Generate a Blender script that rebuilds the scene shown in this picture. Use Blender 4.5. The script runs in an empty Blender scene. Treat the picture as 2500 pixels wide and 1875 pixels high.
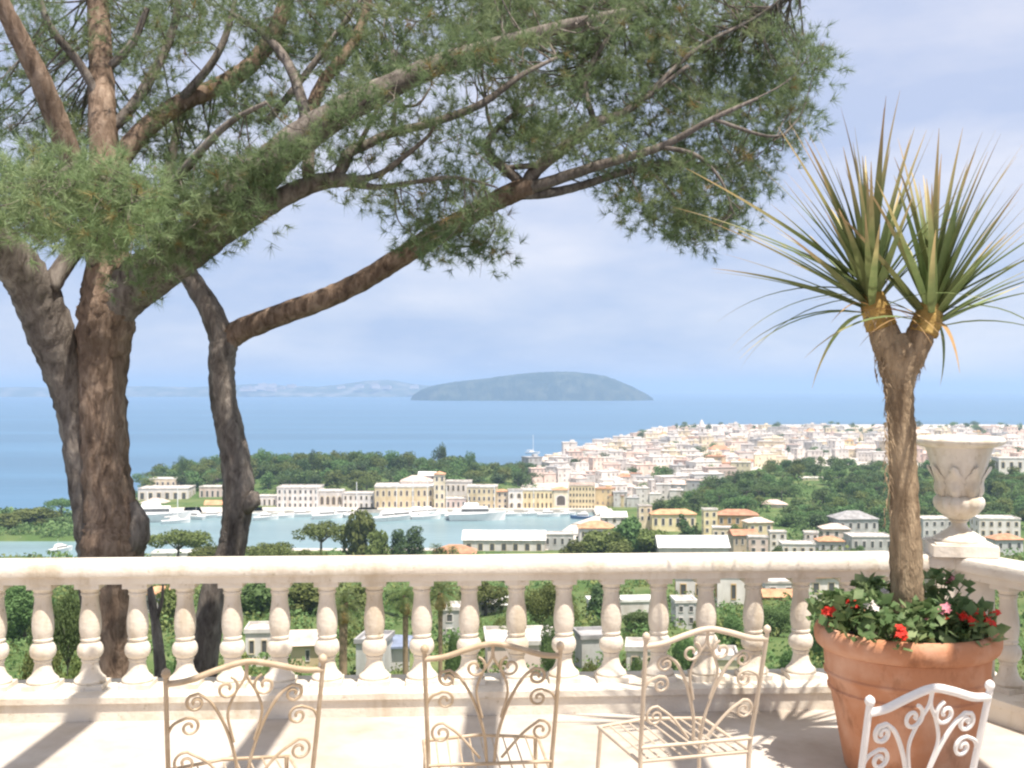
import bpy, bmesh, math, random
import numpy as np
from mathutils import Vector, Matrix, Quaternion

R = math.radians
random.seed(7)
rng = np.random.default_rng(11)
scene = bpy.context.scene
COL = scene.collection

# ------------------------------------------------------------------ camera
EYE = 60.0                       # metres above the sea
FPX, CX, V0 = 2700.0, 1250.0, 952.0
FLOOR = EYE - 1.71
cam_d = bpy.data.cameras.new('camera')
cam = bpy.data.objects.new('camera', cam_d)
COL.objects.link(cam)
cam.location = (0, 0, EYE)
cam.rotation_euler = (R(90), 0, 0)
cam_d.sensor_width = 36.0
cam_d.lens = 36.0 * FPX / 2500.0
cam_d.shift_y = (V0 - 937.5) / 2500.0
cam_d.clip_start = 0.05
cam_d.clip_end = 60000
scene.camera = cam

# ------------------------------------------------------------------ light
SUN_EL, SUN_AZ = R(68), R(40)    # behind the viewer, to the right
sun_dir = Vector((math.sin(SUN_AZ) * math.cos(SUN_EL), -math.cos(SUN_AZ) * math.cos(SUN_EL), math.sin(SUN_EL)))
ld = bpy.data.lights.new('sun', 'SUN')
ld.energy = 4.7
ld.angle = R(0.6)
ld.color = (1.0, 0.93, 0.84)
sun = bpy.data.objects.new('sun', ld)
COL.objects.link(sun)
sun.location = (0, -20, 90)
sun.rotation_euler = sun_dir.to_track_quat('Z', 'Y').to_euler()

world = bpy.data.worlds.new("World")
scene.world = world
world.use_nodes = True
wn, wl = world.node_tree.nodes, world.node_tree.links
bg = wn['Background']
sky = wn.new('ShaderNodeTexSky')
sky.sky_type = 'NISHITA'
sky.sun_disc = False
sky.sun_elevation = SUN_EL
sky.sun_rotation = R(180) - SUN_AZ
sky.air_density = 1.0
sky.dust_density = 0.6
sky.ozone_density = 2.0
tc = wn.new('ShaderNodeTexCoord')
mp = wn.new('ShaderNodeMapping')
mp.inputs['Scale'].default_value = (2.2, 2.2, 7.0)
nz = wn.new('ShaderNodeTexNoise')
nz.inputs['Scale'].default_value = 1.6
nz.inputs['Detail'].default_value = 6
nz.inputs['Roughness'].default_value = 0.55
cr = wn.new('ShaderNodeValToRGB')
cr.color_ramp.elements[0].position = 0.38
cr.color_ramp.elements[0].color = (0.0, 0.0, 0.0, 1)
cr.color_ramp.elements[1].position = 0.68
cr.color_ramp.elements[1].color = (1, 1, 1, 1)
cr.color_ramp.elements[0].position = 0.42
cr.color_ramp.elements[1].position = 0.68
sep = wn.new('ShaderNodeSeparateXYZ')
el = wn.new('ShaderNodeValToRGB')                # veil of thin cloud: bluer towards the sea
for pos, c in ((0.0, (3.35, 4.2, 6.5)), (0.10, (4.55, 4.9, 6.7)), (0.34, (5.1, 5.55, 7.15))):
    e_ = el.color_ramp.elements[0] if pos == 0 else (el.color_ramp.elements[1] if pos == 0.34 else el.color_ramp.elements.new(pos))
    e_.position = pos; e_.color = (*[x / 8 for x in c], 1)
veil = wn.new('ShaderNodeMixRGB'); veil.blend_type = 'MULTIPLY'; veil.inputs['Fac'].default_value = 1
veil.inputs['Color2'].default_value = (8, 8, 8, 1)
puff = wn.new('ShaderNodeMixRGB'); puff.inputs['Color2'].default_value = (7.3, 7.2, 7.9, 1)
half = wn.new('ShaderNodeMath'); half.operation = 'MULTIPLY'; half.inputs[1].default_value = 0.85
mx = wn.new('ShaderNodeMixRGB')
mx.inputs['Fac'].default_value = 0.82
wl.new(tc.outputs['Generated'], mp.inputs['Vector'])
wl.new(mp.outputs['Vector'], nz.inputs['Vector'])
wl.new(nz.outputs['Fac'], cr.inputs['Fac'])
wl.new(tc.outputs['Generated'], sep.inputs['Vector'])
wl.new(sep.outputs['Z'], el.inputs['Fac'])
wl.new(el.outputs['Color'], veil.inputs['Color1'])
wl.new(veil.outputs['Color'], puff.inputs['Color1'])
wl.new(cr.outputs['Color'], half.inputs[0])
wl.new(half.outputs['Value'], puff.inputs['Fac'])
wl.new(puff.outputs['Color'], mx.inputs['Color2'])
wl.new(sky.outputs['Color'], mx.inputs['Color1'])
wl.new(mx.outputs['Color'], bg.inputs['Color'])
bg.inputs['Strength'].default_value = 0.0745

scene.view_settings.view_transform = 'Standard'
scene.view_settings.look = 'None'
scene.view_settings.exposure = 0.85
scene.view_settings.gamma = 1.0
scene.view_settings.use_curve_mapping = False
scene.render.engine = 'CYCLES'
scene.cycles.use_denoising = True
scene.cycles.max_bounces = 8
scene.cycles.volume_bounces = 1
scene.cycles.transparent_max_bounces = 12
scene.cycles.filter_width = 2.3

# ------------------------------------------------------------------ helpers
def P(u, v, Y):
    """a point of the place seen at photo pixel (u, v), Y metres ahead"""
    return Vector(((u - CX) / FPX * Y, Y, EYE - (v - V0) / FPX * Y))

def tag(o, label=None, cat=None, group=None, kind=None):
    if label: o['label'] = label
    if cat: o['category'] = cat
    if group: o['group'] = group
    if kind: o['kind'] = kind
    return o

def empty(name, loc=(0, 0, 0), rz=0.0):
    o = bpy.data.objects.new(name, None)
    COL.objects.link(o)
    o.location = loc
    o.rotation_euler = (0, 0, rz)
    o.empty_display_size = 0.2
    return o

def link(name, me, parent=None, loc=None, rot=None, scl=None):
    o = bpy.data.objects.new(name, me)
    COL.objects.link(o)
    if parent: o.parent = parent
    if loc is not None: o.location = loc
    if rot is not None: o.rotation_euler = rot
    if scl is not None: o.scale = scl if hasattr(scl, '__len__') else (scl,) * 3
    return o

class MB:
    def __init__(self):
        self.v, self.f, self.m = [], [], []
    def add(self, verts, faces, mi=0):
        b = len(self.v)
        self.v.extend([tuple(p) for p in verts])
        for f in faces:
            self.f.append(tuple(b + i for i in f)); self.m.append(mi)
    def box(self, c, s, mi=0, rz=0.0, top=None):
        """c centre, s size; top = scale of the upper face"""
        hx, hy, hz = s[0] / 2, s[1] / 2, s[2] / 2
        t = 1.0 if top is None else top
        ca, sa = math.cos(rz), math.sin(rz)
        vs = []
        for z, k in ((-hz, 1.0), (hz, t)):
            for x, y in ((-hx, -hy), (hx, -hy), (hx, hy), (-hx, hy)):
                x2, y2 = x * k, y * k
                vs.append((c[0] + x2 * ca - y2 * sa, c[1] + x2 * sa + y2 * ca, c[2] + z))
        self.add(vs, [(3, 2, 1, 0), (4, 5, 6, 7), (0, 1, 5, 4), (1, 2, 6, 5), (2, 3, 7, 6), (3, 0, 4, 7)], mi)
    def lathe(self, prof, n=24, c=(0, 0, 0), mi=0, mod=None, cap=True):
        vs, fs = [], []
        for i, (r, z) in enumerate(prof):
            for k in range(n):
                a = 2 * math.pi * k / n
                rr = r * (mod(a, z) if mod else 1.0)
                vs.append((c[0] + rr * math.cos(a), c[1] + rr * math.sin(a), c[2] + z))
        for i in range(len(prof) - 1):
            for k in range(n):
                k2 = (k + 1) % n
                fs.append((i * n + k, i * n + k2, (i + 1) * n + k2, (i + 1) * n + k))
        if cap:
            fs.append(tuple(range(n))[::-1])
            fs.append(tuple((len(prof) - 1) * n + k for k in range(n)))
        self.add(vs, fs, mi)
    def tube(self, pts, radii, n=8, mi=0, jitter=0.0, cap=True):
        pts = [Vector(p) for p in pts]
        m = len(pts)
        if not hasattr(radii, '__len__'): radii = [radii] * m
        t0 = (pts[1] - pts[0]).normalized()
        nrm = t0.orthogonal().normalized()
        vs, fs = [], []
        for i in range(m):
            t = (pts[min(i + 1, m - 1)] - pts[max(i - 1, 0)])
            t = t.normalized() if t.length > 1e-9 else t0
            nrm = (nrm - t * nrm.dot(t))
            nrm = nrm.normalized() if nrm.length > 1e-6 else t.orthogonal().normalized()
            bn = t.cross(nrm)
            for k in range(n):
                a = 2 * math.pi * k / n
                r = radii[i] * (1 + (random.uniform(-jitter, jitter) if jitter else 0))
                vs.append(pts[i] + nrm * (r * math.cos(a)) + bn * (r * math.sin(a)))
        for i in range(m - 1):
            for k in range(n):
                k2 = (k + 1) % n
                fs.append((i * n + k, i * n + k2, (i + 1) * n + k2, (i + 1) * n + k))
        if cap:
            fs.append(tuple(range(n))[::-1]); fs.append(tuple((m - 1) * n + k for k in range(n)))
        self.add(vs, fs, mi)
    def mesh(self, name, mats, smooth=False):
        me = bpy.data.meshes.new(name)
        me.from_pydata(self.v, [], self.f)
        for m in (mats if isinstance(mats, (list, tuple)) else [mats]):
            me.materials.append(m)
        if len(me.materials) > 1:
            me.polygons.foreach_set('material_index', self.m)
        if smooth:
            me.polygons.foreach_set('use_smooth', [True] * len(me.polygons))
            if smooth != True:
                me.set_sharp_from_angle(angle=R(smooth))
        me.update()
        return me
    def build(self, name, mats, parent=None, smooth=False, loc=None, rot=None):
        return link(name, self.mesh(name, mats, smooth), parent, loc, rot)

def tri_mesh(name, verts, tris, mats, attr=None, mi=None):
    """fast mesh of triangles from numpy arrays"""
    me = bpy.data.meshes.new(name)
    n, k = len(tris), tris.shape[1]
    me.vertices.add(len(verts)); me.vertices.foreach_set('co', verts.astype(np.float32).ravel())
    me.loops.add(n * k); me.loops.foreach_set('vertex_index', tris.astype(np.int32).ravel())
    me.polygons.add(n)
    me.polygons.foreach_set('loop_start', np.arange(0, n * k, k, dtype=np.int32))
    me.polygons.foreach_set('loop_total', np.full(n, k, dtype=np.int32))
    for m in (mats if isinstance(mats, (list, tuple)) else [mats]): me.materials.append(m)
    if mi is not None: me.polygons.foreach_set('material_index', mi.astype(np.int32))
    if attr is not None:
        a = me.attributes.new('tone', 'FLOAT', 'POINT'); a.data.foreach_set('value', attr.astype(np.float32))
    me.update(calc_edges=True)
    me.validate()
    return me

def crom(pts, seg=6):
    """Catmull-Rom through rows of numbers"""
    A = np.array(pts, float)
    A = np.vstack([2 * A[0] - A[1], A, 2 * A[-1] - A[-2]])
    out = []
    for i in range(1, len(A) - 2):
        p0, p1, p2, p3 = A[i - 1], A[i], A[i + 1], A[i + 2]
        for j in range(seg):
            t = j / seg
            out.append(0.5 * ((2 * p1) + (-p0 + p2) * t + (2 * p0 - 5 * p1 + 4 * p2 - p3) * t * t + (-p0 + 3 * p1 - 3 * p2 + p3) * t ** 3))
    out.append(A[-2])
    return np.array(out)

# ------------------------------------------------------------------ materials
def mat(name, rgb, rough=0.8, var=0.12, scale=4.0, bump=0.0, bscale=30.0, second=None, s_lo=0.45, s_hi=0.65, objvar=0.0, spec=0.3, transl=0.0, tone=None, coords='Object', stretch=None, metal=0.0):
    m = bpy.data.materials.new(name)
    m.use_nodes = True
    nt = m.node_tree; N, L = nt.nodes, nt.links
    b = N['Principled BSDF']
    b.inputs['Roughness'].default_value = rough
    b.inputs['Specular IOR Level'].default_value = spec
    b.inputs['Metallic'].default_value = metal
    tcn = N.new('ShaderNodeTexCoord')
    vec = tcn.outputs[coords]
    if stretch:
        mpn = N.new('ShaderNodeMapping'); mpn.inputs['Scale'].default_value = stretch
        L.new(vec, mpn.inputs['Vector']); vec = mpn.outputs['Vector']
    n1 = N.new('ShaderNodeTexNoise'); n1.inputs['Scale'].default_value = scale; n1.inputs['Detail'].default_value = 5
    L.new(vec, n1.inputs['Vector'])
    ramp = N.new('ShaderNodeValToRGB')
    e = ramp.color_ramp.elements
    c2 = second if second else tuple(min(1, c * (1 + var)) for c in rgb)
    c1 = rgb if second else tuple(c * (1 - var) for c in rgb)
    e[0].position, e[1].position = (s_lo, s_hi) if second else (0.3, 0.7)
    e[0].color = (*c1, 1); e[1].color = (*c2, 1)
    L.new(n1.outputs['Fac'], ramp.inputs['Fac'])
    out = ramp.outputs['Color']
    if tone:
        at = N.new('ShaderNodeAttribute'); at.attribute_name = 'tone'
        mm = N.new('ShaderNodeMixRGB'); mm.inputs['Color2'].default_value = (*tone, 1)
        L.new(at.outputs['Fac'], mm.inputs['Fac']); L.new(out, mm.inputs['Color1']); out = mm.outputs['Color']
    if objvar:
        oi = N.new('ShaderNodeObjectInfo')
        hs = N.new('ShaderNodeHueSaturation')
        mr = N.new('ShaderNodeMapRange'); mr.inputs['To Min'].default_value = 1 - objvar; mr.inputs['To Max'].default_value = 1 + objvar
        mh = N.new('ShaderNodeMapRange'); mh.inputs['To Min'].default_value = 0.5 - objvar * 0.07; mh.inputs['To Max'].default_value = 0.5 + objvar * 0.07
        L.new(oi.outputs['Random'], mr.inputs['Value']); L.new(oi.outputs['Random'], mh.inputs['Value'])
        L.new(mr.outputs['Result'], hs.inputs['Value']); L.new(mh.outputs['Result'], hs.inputs['Hue'])
        L.new(out, hs.inputs['Color']); out = hs.outputs['Color']
    L.new(out, b.inputs['Base Color'])
    if bump:
        n2 = N.new('ShaderNodeTexNoise'); n2.inputs['Scale'].default_value = bscale; n2.inputs['Detail'].default_value = 4
        L.new(vec, n2.inputs['Vector'])
        bp = N.new('ShaderNodeBump'); bp.inputs['Strength'].default_value = bump; bp.inputs['Distance'].default_value = 0.5 / bscale
        L.new(n2.outputs['Fac'], bp.inputs['Height']); L.new(bp.outputs['Normal'], b.inputs['Normal'])
    if transl:
        tr = N.new('ShaderNodeBsdfTranslucent'); L.new(out, tr.inputs['Color'])
        ms = N.new('ShaderNodeMixShader'); ms.inputs['Fac'].default_value = transl
        L.new(b.outputs['BSDF'], ms.inputs[1]); L.new(tr.outputs['BSDF'], ms.inputs[2])
        L.new(ms.outputs['Shader'], N['Material Output'].inputs['Surface'])
    return m

M = {}
M['stone'] = mat('cast_stone', (0.62, 0.55, 0.46), 0.8, scale=3.5, bump=0.35, bscale=50, second=(0.71, 0.655, 0.57), s_lo=0.35, s_hi=0.6)
M['floor'] = mat('terrace_paving', (0.46, 0.40, 0.345), 0.8, scale=2.2, bump=0.15, bscale=40, second=(0.54, 0.49, 0.435), s_lo=0.35, s_hi=0.65)
M['terracotta'] = mat('terracotta', (0.47, 0.215, 0.115), 0.9, scale=5, bump=0.3, bscale=60, second=(0.66, 0.42, 0.30), s_lo=0.44, s_hi=0.80)
M['soil'] = mat('soil', (0.05, 0.035, 0.025), 0.95, bump=0.6)
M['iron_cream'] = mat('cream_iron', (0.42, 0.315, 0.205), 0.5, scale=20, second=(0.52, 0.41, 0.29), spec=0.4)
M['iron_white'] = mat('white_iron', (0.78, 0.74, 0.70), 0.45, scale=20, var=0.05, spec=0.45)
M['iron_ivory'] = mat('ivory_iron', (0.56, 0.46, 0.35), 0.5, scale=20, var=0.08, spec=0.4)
M['cushion'] = mat('seat_fabric', (0.7, 0.67, 0.62), 0.9, bump=0.3, bscale=200)
M['timber'] = mat('pergola_timber', (0.22, 0.13, 0.07), 0.8, scale=6, var=0.25, stretch=(8, 1, 8))
def bark_mat(name, fissure, plate, pale):
    m = bpy.data.materials.new(name); m.use_nodes = True
    N, L = m.node_tree.nodes, m.node_tree.links
    b = N['Principled BSDF']; b.inputs['Roughness'].default_value = 0.95; b.inputs['Specular IOR Level'].default_value = 0.1
    t = N.new('ShaderNodeTexCoord'); mp_ = N.new('ShaderNodeMapping'); mp_.inputs['Scale'].default_value = (1.0, 1.0, 0.35)
    L.new(t.outputs['Object'], mp_.inputs['Vector'])
    n1 = N.new('ShaderNodeTexNoise'); n1.inputs['Scale'].default_value = 17; n1.inputs['Detail'].default_value = 7; n1.inputs['Roughness'].default_value = 0.68; n1.inputs['Distortion'].default_value = 0.6
    L.new(mp_.outputs['Vector'], n1.inputs['Vector'])
    big = N.new('ShaderNodeTexNoise'); big.inputs['Scale'].default_value = 2.6; big.inputs['Detail'].default_value = 4
    L.new(t.outputs['Object'], big.inputs['Vector'])
    r1 = N.new('ShaderNodeValToRGB'); e = r1.color_ramp.elements
    e[0].position, e[0].color = 0.34, (*fissure, 1)
    e[1].position, e[1].color = 0.66, (*pale, 1)
    e2 = e.new(0.47); e2.color = (*plate, 1)
    L.new(n1.outputs['Fac'], r1.inputs['Fac'])
    hs = N.new('ShaderNodeHueSaturation'); mr = N.new('ShaderNodeMapRange')
    mr.inputs['From Min'].default_value = .35; mr.inputs['From Max'].default_value = .65; mr.inputs['To Min'].default_value = .75; mr.inputs['To Max'].default_value = 1.25
    L.new(big.outputs['Fac'], mr.inputs['Value']); L.new(mr.outputs['Result'], hs.inputs['Value']); L.new(r1.outputs['Color'], hs.inputs['Color'])
    L.new(hs.outputs['Color'], b.inputs['Base Color'])
    bp = N.new('ShaderNodeBump'); bp.inputs['Strength'].default_value = 0.9; bp.inputs['Distance'].default_value = 0.035
    L.new(n1.outputs['Fac'], bp.inputs['Height']); L.new(bp.outputs['Normal'], b.inputs['Normal'])
    return m
M['bark'] = bark_mat('pine_bark', (0.10, 0.07, 0.052), (0.20, 0.14, 0.10), (0.32, 0.24, 0.18))
M['bark_grey'] = bark_mat('grey_bark', (0.09, 0.075, 0.065), (0.165, 0.14, 0.12), (0.28, 0.245, 0.21))
M['needle'] = mat('pine_needle', (0.165, 0.225, 0.11), 0.6, scale=2.5, second=(0.26, 0.305, 0.16), transl=0.45, tone=(0.27, 0.19, 0.08), spec=0.25)
M['needle_bright'] = mat('young_needle', (0.22, 0.30, 0.14), 0.6, scale=3, second=(0.31, 0.38, 0.20), transl=0.35, tone=(0.30, 0.24, 0.10), spec=0.25)
M['fibre'] = mat('palm_fibre', (0.19, 0.135, 0.085), 0.95, scale=8, bump=1.0, bscale=35, second=(0.40, 0.30, 0.195), s_lo=0.35, s_hi=0.65, stretch=(3, 3, 0.7), spec=0.1)
M['scar'] = mat('leaf_scar_ring', (0.30, 0.19, 0.06), 0.9, scale=14, bump=0.8, bscale=50, second=(0.45, 0.31, 0.11), spec=0.15)
M['blade'] = mat('sword_leaf', (0.165, 0.205, 0.08), 0.5, scale=6, second=(0.26, 0.285, 0.125), tone=(0.60, 0.42, 0.22), objvar=0.25, transl=0.25)
M['dry_blade'] = mat('dry_sword_leaf', (0.42, 0.27, 0.12), 0.8, scale=6, second=(0.55, 0.38, 0.2), objvar=0.2, transl=0.2)
M['bedding'] = mat('bedding_leaf', (0.10, 0.165, 0.06), 0.6, scale=9, second=(0.25, 0.31, 0.14), transl=0.25)
M['red'] = mat('red_petal', (0.62, 0.035, 0.02), 0.6, scale=30, transl=0.2)
M['pink'] = mat('pink_petal', (0.72, 0.28, 0.33), 0.6, scale=30, transl=0.2)
M['whitep'] = mat('white_petal', (0.8, 0.72, 0.68), 0.6, scale=30, transl=0.2)
M['ground'] = mat('hillside', (0.07, 0.115, 0.035), 0.95, scale=0.06, second=(0.17, 0.19, 0.08), s_lo=0.42, s_hi=0.75, bump=0.4, bscale=0.5, spec=0.1)
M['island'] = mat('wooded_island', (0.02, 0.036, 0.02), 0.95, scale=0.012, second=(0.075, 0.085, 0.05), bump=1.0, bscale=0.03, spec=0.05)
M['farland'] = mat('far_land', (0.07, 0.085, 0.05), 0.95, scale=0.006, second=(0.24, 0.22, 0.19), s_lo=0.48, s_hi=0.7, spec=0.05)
M['quay'] = mat('quay_stone', (0.50, 0.45, 0.39), 0.85, scale=0.4, var=0.2)
M['glass'] = mat('window_glass', (0.10, 0.10, 0.10), 0.25, var=0.3, scale=0.6)
M['shade_glass'] = mat('town_window', (0.30, 0.27, 0.25), 0.5, var=0.3, scale=0.2)
M['dark'] = mat('dark_opening', (0.12, 0.10, 0.085), 0.9, var=0.2)
M['shutter'] = mat('shutter', (0.20, 0.14, 0.08), 0.8, var=0.2)
for nm, c in dict(white=(0.68, 0.635, 0.60), cream=(0.70, 0.60, 0.44), yellow=(0.70, 0.585, 0.37), pink=(0.66, 0.53, 0.47), grey=(0.50, 0.49, 0.48), stonewall=(0.48, 0.40, 0.30), ochre=(0.58, 0.40, 0.20)).items():
    M['w_' + nm] = mat(nm + '_plaster', c, 0.85, scale=0.35, var=0.13, objvar=0.10, bump=0.1, bscale=3)
for nm, c in dict(tile=(0.52, 0.27, 0.16), pinktile=(0.58, 0.46, 0.40), flat=(0.62, 0.58, 0.54), greyroof=(0.36, 0.35, 0.35), whiteroof=(0.78, 0.76, 0.73), blueroof=(0.24, 0.29, 0.40)).items():
    M['r_' + nm] = mat(nm + '_roof', c, 0.85, scale=0.5, var=0.2, objvar=0.12)
M['leaf_olive'] = mat('olive_foliage', (0.135, 0.165, 0.05), 0.7, scale=0.35, second=(0.235, 0.26, 0.09), objvar=0.2, transl=0.3, spec=0.2)
M['leaf_dark'] = mat('dark_foliage', (0.08, 0.125, 0.05), 0.7, scale=0.35, second=(0.13, 0.18, 0.075), objvar=0.25, transl=0.3, spec=0.2)
M['leaf_mid'] = mat('green_foliage', (0.11, 0.175, 0.06), 0.7, scale=0.3, second=(0.18, 0.25, 0.095), objvar=0.3, transl=0.3, spec=0.2)
M['frond'] = mat('palm_frond', (0.08, 0.11, 0.03), 0.6, scale=0.6, second=(0.17, 0.19, 0.07), objvar=0.2, transl=0.25)
M['hull'] = mat('boat_white', (0.80, 0.78, 0.75), 0.4, var=0.04, scale=0.5)
M['hull_trim'] = mat('boat_trim', (0.50, 0.22, 0.12), 0.5, var=0.1)
M['hull_blue'] = mat('boat_blue', (0.10, 0.17, 0.30), 0.5, var=0.1)
M['canvas'] = mat('canvas', (0.70, 0.66, 0.62), 0.9, var=0.06)

def water_mat(name, c, bscale, bstr, rough):
    m = bpy.data.materials.new(name); m.use_nodes = True
    N, L = m.node_tree.nodes, m.node_tree.links
    b = N['Principled BSDF']
    b.inputs['Base Color'].default_value = (*c, 1)
    b.inputs['Roughness'].default_value = rough
    b.inputs['IOR'].default_value = 1.33
    t = N.new('ShaderNodeTexCoord'); mpn = N.new('ShaderNodeMapping'); mpn.inputs['Scale'].default_value = (0.35, 1.0, 1.0)
    n = N.new('ShaderNodeTexNoise'); n.inputs['Scale'].default_value = bscale; n.inputs['Detail'].default_value = 5
    bp = N.new('ShaderNodeBump'); bp.inputs['Strength'].default_value = bstr; bp.inputs['Distance'].default_value = 1.0
    L.new(t.outputs['Object'], mpn.inputs['Vector']); L.new(mpn.outputs['Vector'], n.inputs['Vector'])
    L.new(n.outputs['Fac'], bp.inputs['Height']); L.new(bp.outputs['Normal'], b.inputs['Normal'])
    m2 = N.new('ShaderNodeMapping'); m2.inputs['Scale'].default_value = (0.12, 1.0, 1.0)          # long wind streaks
    n2 = N.new('ShaderNodeTexNoise'); n2.inputs['Scale'].default_value = bscale * .12; n2.inputs['Detail'].default_value = 5
    L.new(t.outputs['Object'], m2.inputs['Vector']); L.new(m2.outputs['Vector'], n2.inputs['Vector'])
    r2 = N.new('ShaderNodeValToRGB'); r2.color_ramp.elements[0].position = .4; r2.color_ramp.elements[1].position = .62
    r2.color_ramp.elements[0].color = (*[x * .92 for x in c], 1); r2.color_ramp.elements[1].color = (*[min(1, x * 1.14) for x in c], 1)
    L.new(n2.outputs['Fac'], r2.inputs['Fac']); L.new(r2.outputs['Color'], b.inputs['Base Color'])
    return m
def stain(m, tint, scale, stretch, lo, hi):
    """weathering laid over a finished material: darker runs and blotches"""
    N, L = m.node_tree.nodes, m.node_tree.links
    b = N['Principled BSDF']; src = b.inputs['Base Color'].links[0].from_socket
    t = N.new('ShaderNodeTexCoord'); g = N.new('ShaderNodeNewGeometry'); mp_ = N.new('ShaderNodeMapping'); mp_.inputs['Scale'].default_value = stretch
    L.new(g.outputs['Position'], mp_.inputs['Vector'])
    n = N.new('ShaderNodeTexNoise'); n.inputs['Scale'].default_value = scale; n.inputs['Detail'].default_value = 6; n.inputs['Roughness'].default_value = .65
    L.new(mp_.outputs['Vector'], n.inputs['Vector'])
    r = N.new('ShaderNodeValToRGB'); r.color_ramp.elements[0].position = lo; r.color_ramp.elements[1].position = hi
    r.color_ramp.elements[0].color = (*tint, 1); r.color_ramp.elements[1].color = (1, 1, 1, 1)
    L.new(n.outputs['Fac'], r.inputs['Fac'])
    mu = N.new('ShaderNodeMixRGB'); mu.blend_type = 'MULTIPLY'; mu.inputs['Fac'].default_value = 1
    L.new(src, mu.inputs['Color1']); L.new(r.outputs['Color'], mu.inputs['Color2']); L.new(mu.outputs['Color'], b.inputs['Base Color'])
stain(M['stone'], (0.80, 0.76, 0.69), 5.0, (1, 1, 0.3), 0.36, 0.50)
stain(M['stone'], (0.72, 0.69, 0.62), 26.0, (1, 1, 1), 0.30, 0.38)
stain(M['floor'], (0.80, 0.77, 0.72), 1.6, (1, 1, 1), 0.36, 0.55)
stain(M['terracotta'], (0.66, 0.62, 0.58), 7.0, (1, 1, 0.45), 0.34, 0.46)
for k_ in list(M):
    if k_.startswith('w_'): stain(M[k_], (0.80, 0.77, 0.73), 0.35, (1, 1, 0.25), 0.36, 0.52)
    if k_.startswith('r_'): stain(M[k_], (0.68, 0.66, 0.64), 0.5, (1, 1, 1), 0.36, 0.56)
M['sea'] = water_mat('sea_water', (0.06, 0.14, 0.23), 0.05, 0.6, 0.35)
M['harbour'] = water_mat('harbour_water', (0.16, 0.24, 0.26), 0.25, 0.35, 0.3)

# ------------------------------------------------------------------ terrain
DY = [0, 8, 15, 30, 60, 100, 150, 200, 300, 380, 400, 406]
DD = [5.5, 6.5, 8.5, 13, 19.5, 27, 34, 40, 50, 57, 58.3, 58.6]
COAST_U = [1270, 1290, 1400, 1500, 1600, 1700, 2500, 3200]
COAST_V = [1160, 1128, 1098, 1075, 1050, 1041, 1042, 1045]

def land_z(x, y):
    """height of the land above the sea, -3 where there is water"""
    x = np.asarray(x, float); y = np.asarray(y, float)
    u = CX + FPX * x / np.maximum(y, 1.0)
    near = EYE - np.interp(y, DY, DD)
    z = np.where(y < np.interp(u, [250, 540], [368, 405]), near, -3.0)
    # left mole with pines
    z = np.where((y > 440) & (y < 530) & (u < 186), 1.6, z)
    # strip of land with the wood behind the harbour front
    dep = np.interp(u, [310, 345, 420, 900, 1300, 1500], [0, 90, 180, 230, 260, 300])
    hill = np.interp(u, [330, 480, 600, 800, 1000, 1150, 1300], [3, 6, 9, 10, 9, 5, 2])
    strip = 1.4 + hill * np.exp(-((y - 670) / 75.0) ** 2)
    z = np.where((y > 546) & (y < 546 + dep) & (u > 312) & (u < 1500), strip, z)
    # right hand mainland with the town and the wooded rise
    coast = np.interp(u, COAST_U, 58.0 * FPX / (np.array(COAST_V) - V0))
    left = np.interp(y, [400, 440, 480, 540, 600, 3000], [1440, 1400, 1470, 1480, 1270, 1270])
    rise = 9.5 * np.exp(-((y - 650) / 120.0) ** 2) * np.clip((u - 1560) / 300, 0, 1)
    town = 1.6 + 4.0 * np.clip((y - 700) / 800, 0, 1) + rise
    z = np.where((y >= 400) & (u > left) & (y < coast), town, z)
    return z

us = np.arange(-700, 3260, 9.0)
ys = np.exp(np.arange(math.log(6.6), math.log(2300), 0.0125))
UU, YY = np.meshgrid(us, ys)
XX = (UU - CX) / FPX * YY
ZZ = land_z(XX, YY)
bumpy = 0.012 * YY * (np.sin(XX * 0.21 + 1) * np.cos(YY * 0.13) * 0.5)
ZZ = np.where((YY < 390) & (YY > 12), ZZ + np.clip(bumpy, -0.8, 0.8), ZZ)
ny, nx = UU.shape
idx = np.arange(ny * nx).reshape(ny, nx)
quads = np.stack([idx[:-1, :-1], idx[:-1, 1:], idx[1:, 1:], idx[1:, :-1]], -1).reshape(-1, 4)
zq = ZZ.ravel()[quads]
quads = quads[zq.max(1) > -2.9]
qu, qy = UU.ravel()[quads[:, 0]], YY.ravel()[quads[:, 0]]
built = (qu > 1262) & (qy > 560) & ~((qy < 780) & (qu > 1590) & (qy < 560 + (qu - 1590) * .6))
me = tri_mesh('hillside', np.stack([XX, YY, ZZ], -1).reshape(-1, 3), quads, [M['ground'], M['quay']], mi=built.astype(int))
tag(link('hillside', me), kind='structure')

mb = MB(); mb.add([(-15500, 300, 0), (15500, 300, 0), (15500, 30000, 0), (-15500, 30000, 0)], [(0, 1, 2, 3)])
tag(mb.build('sea', M['sea']), kind='structure')
mb = MB(); mb.add([(-260, 300, 0.02), (70, 300, 0.02), (70, 546, 0.02), (-210, 546, 0.02)], [(0, 1, 2, 3)])
tag(mb.build('harbour_water', M['harbour']), kind='structure')
mb = MB(); mb.add([(-600, 1, -4), (600, 1, -4), (15600, 30050, -4), (-15600, 30050, -4)], [(0, 1, 2, 3)])
tag(mb.build('seabed', M['ground']), kind='structure')

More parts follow.
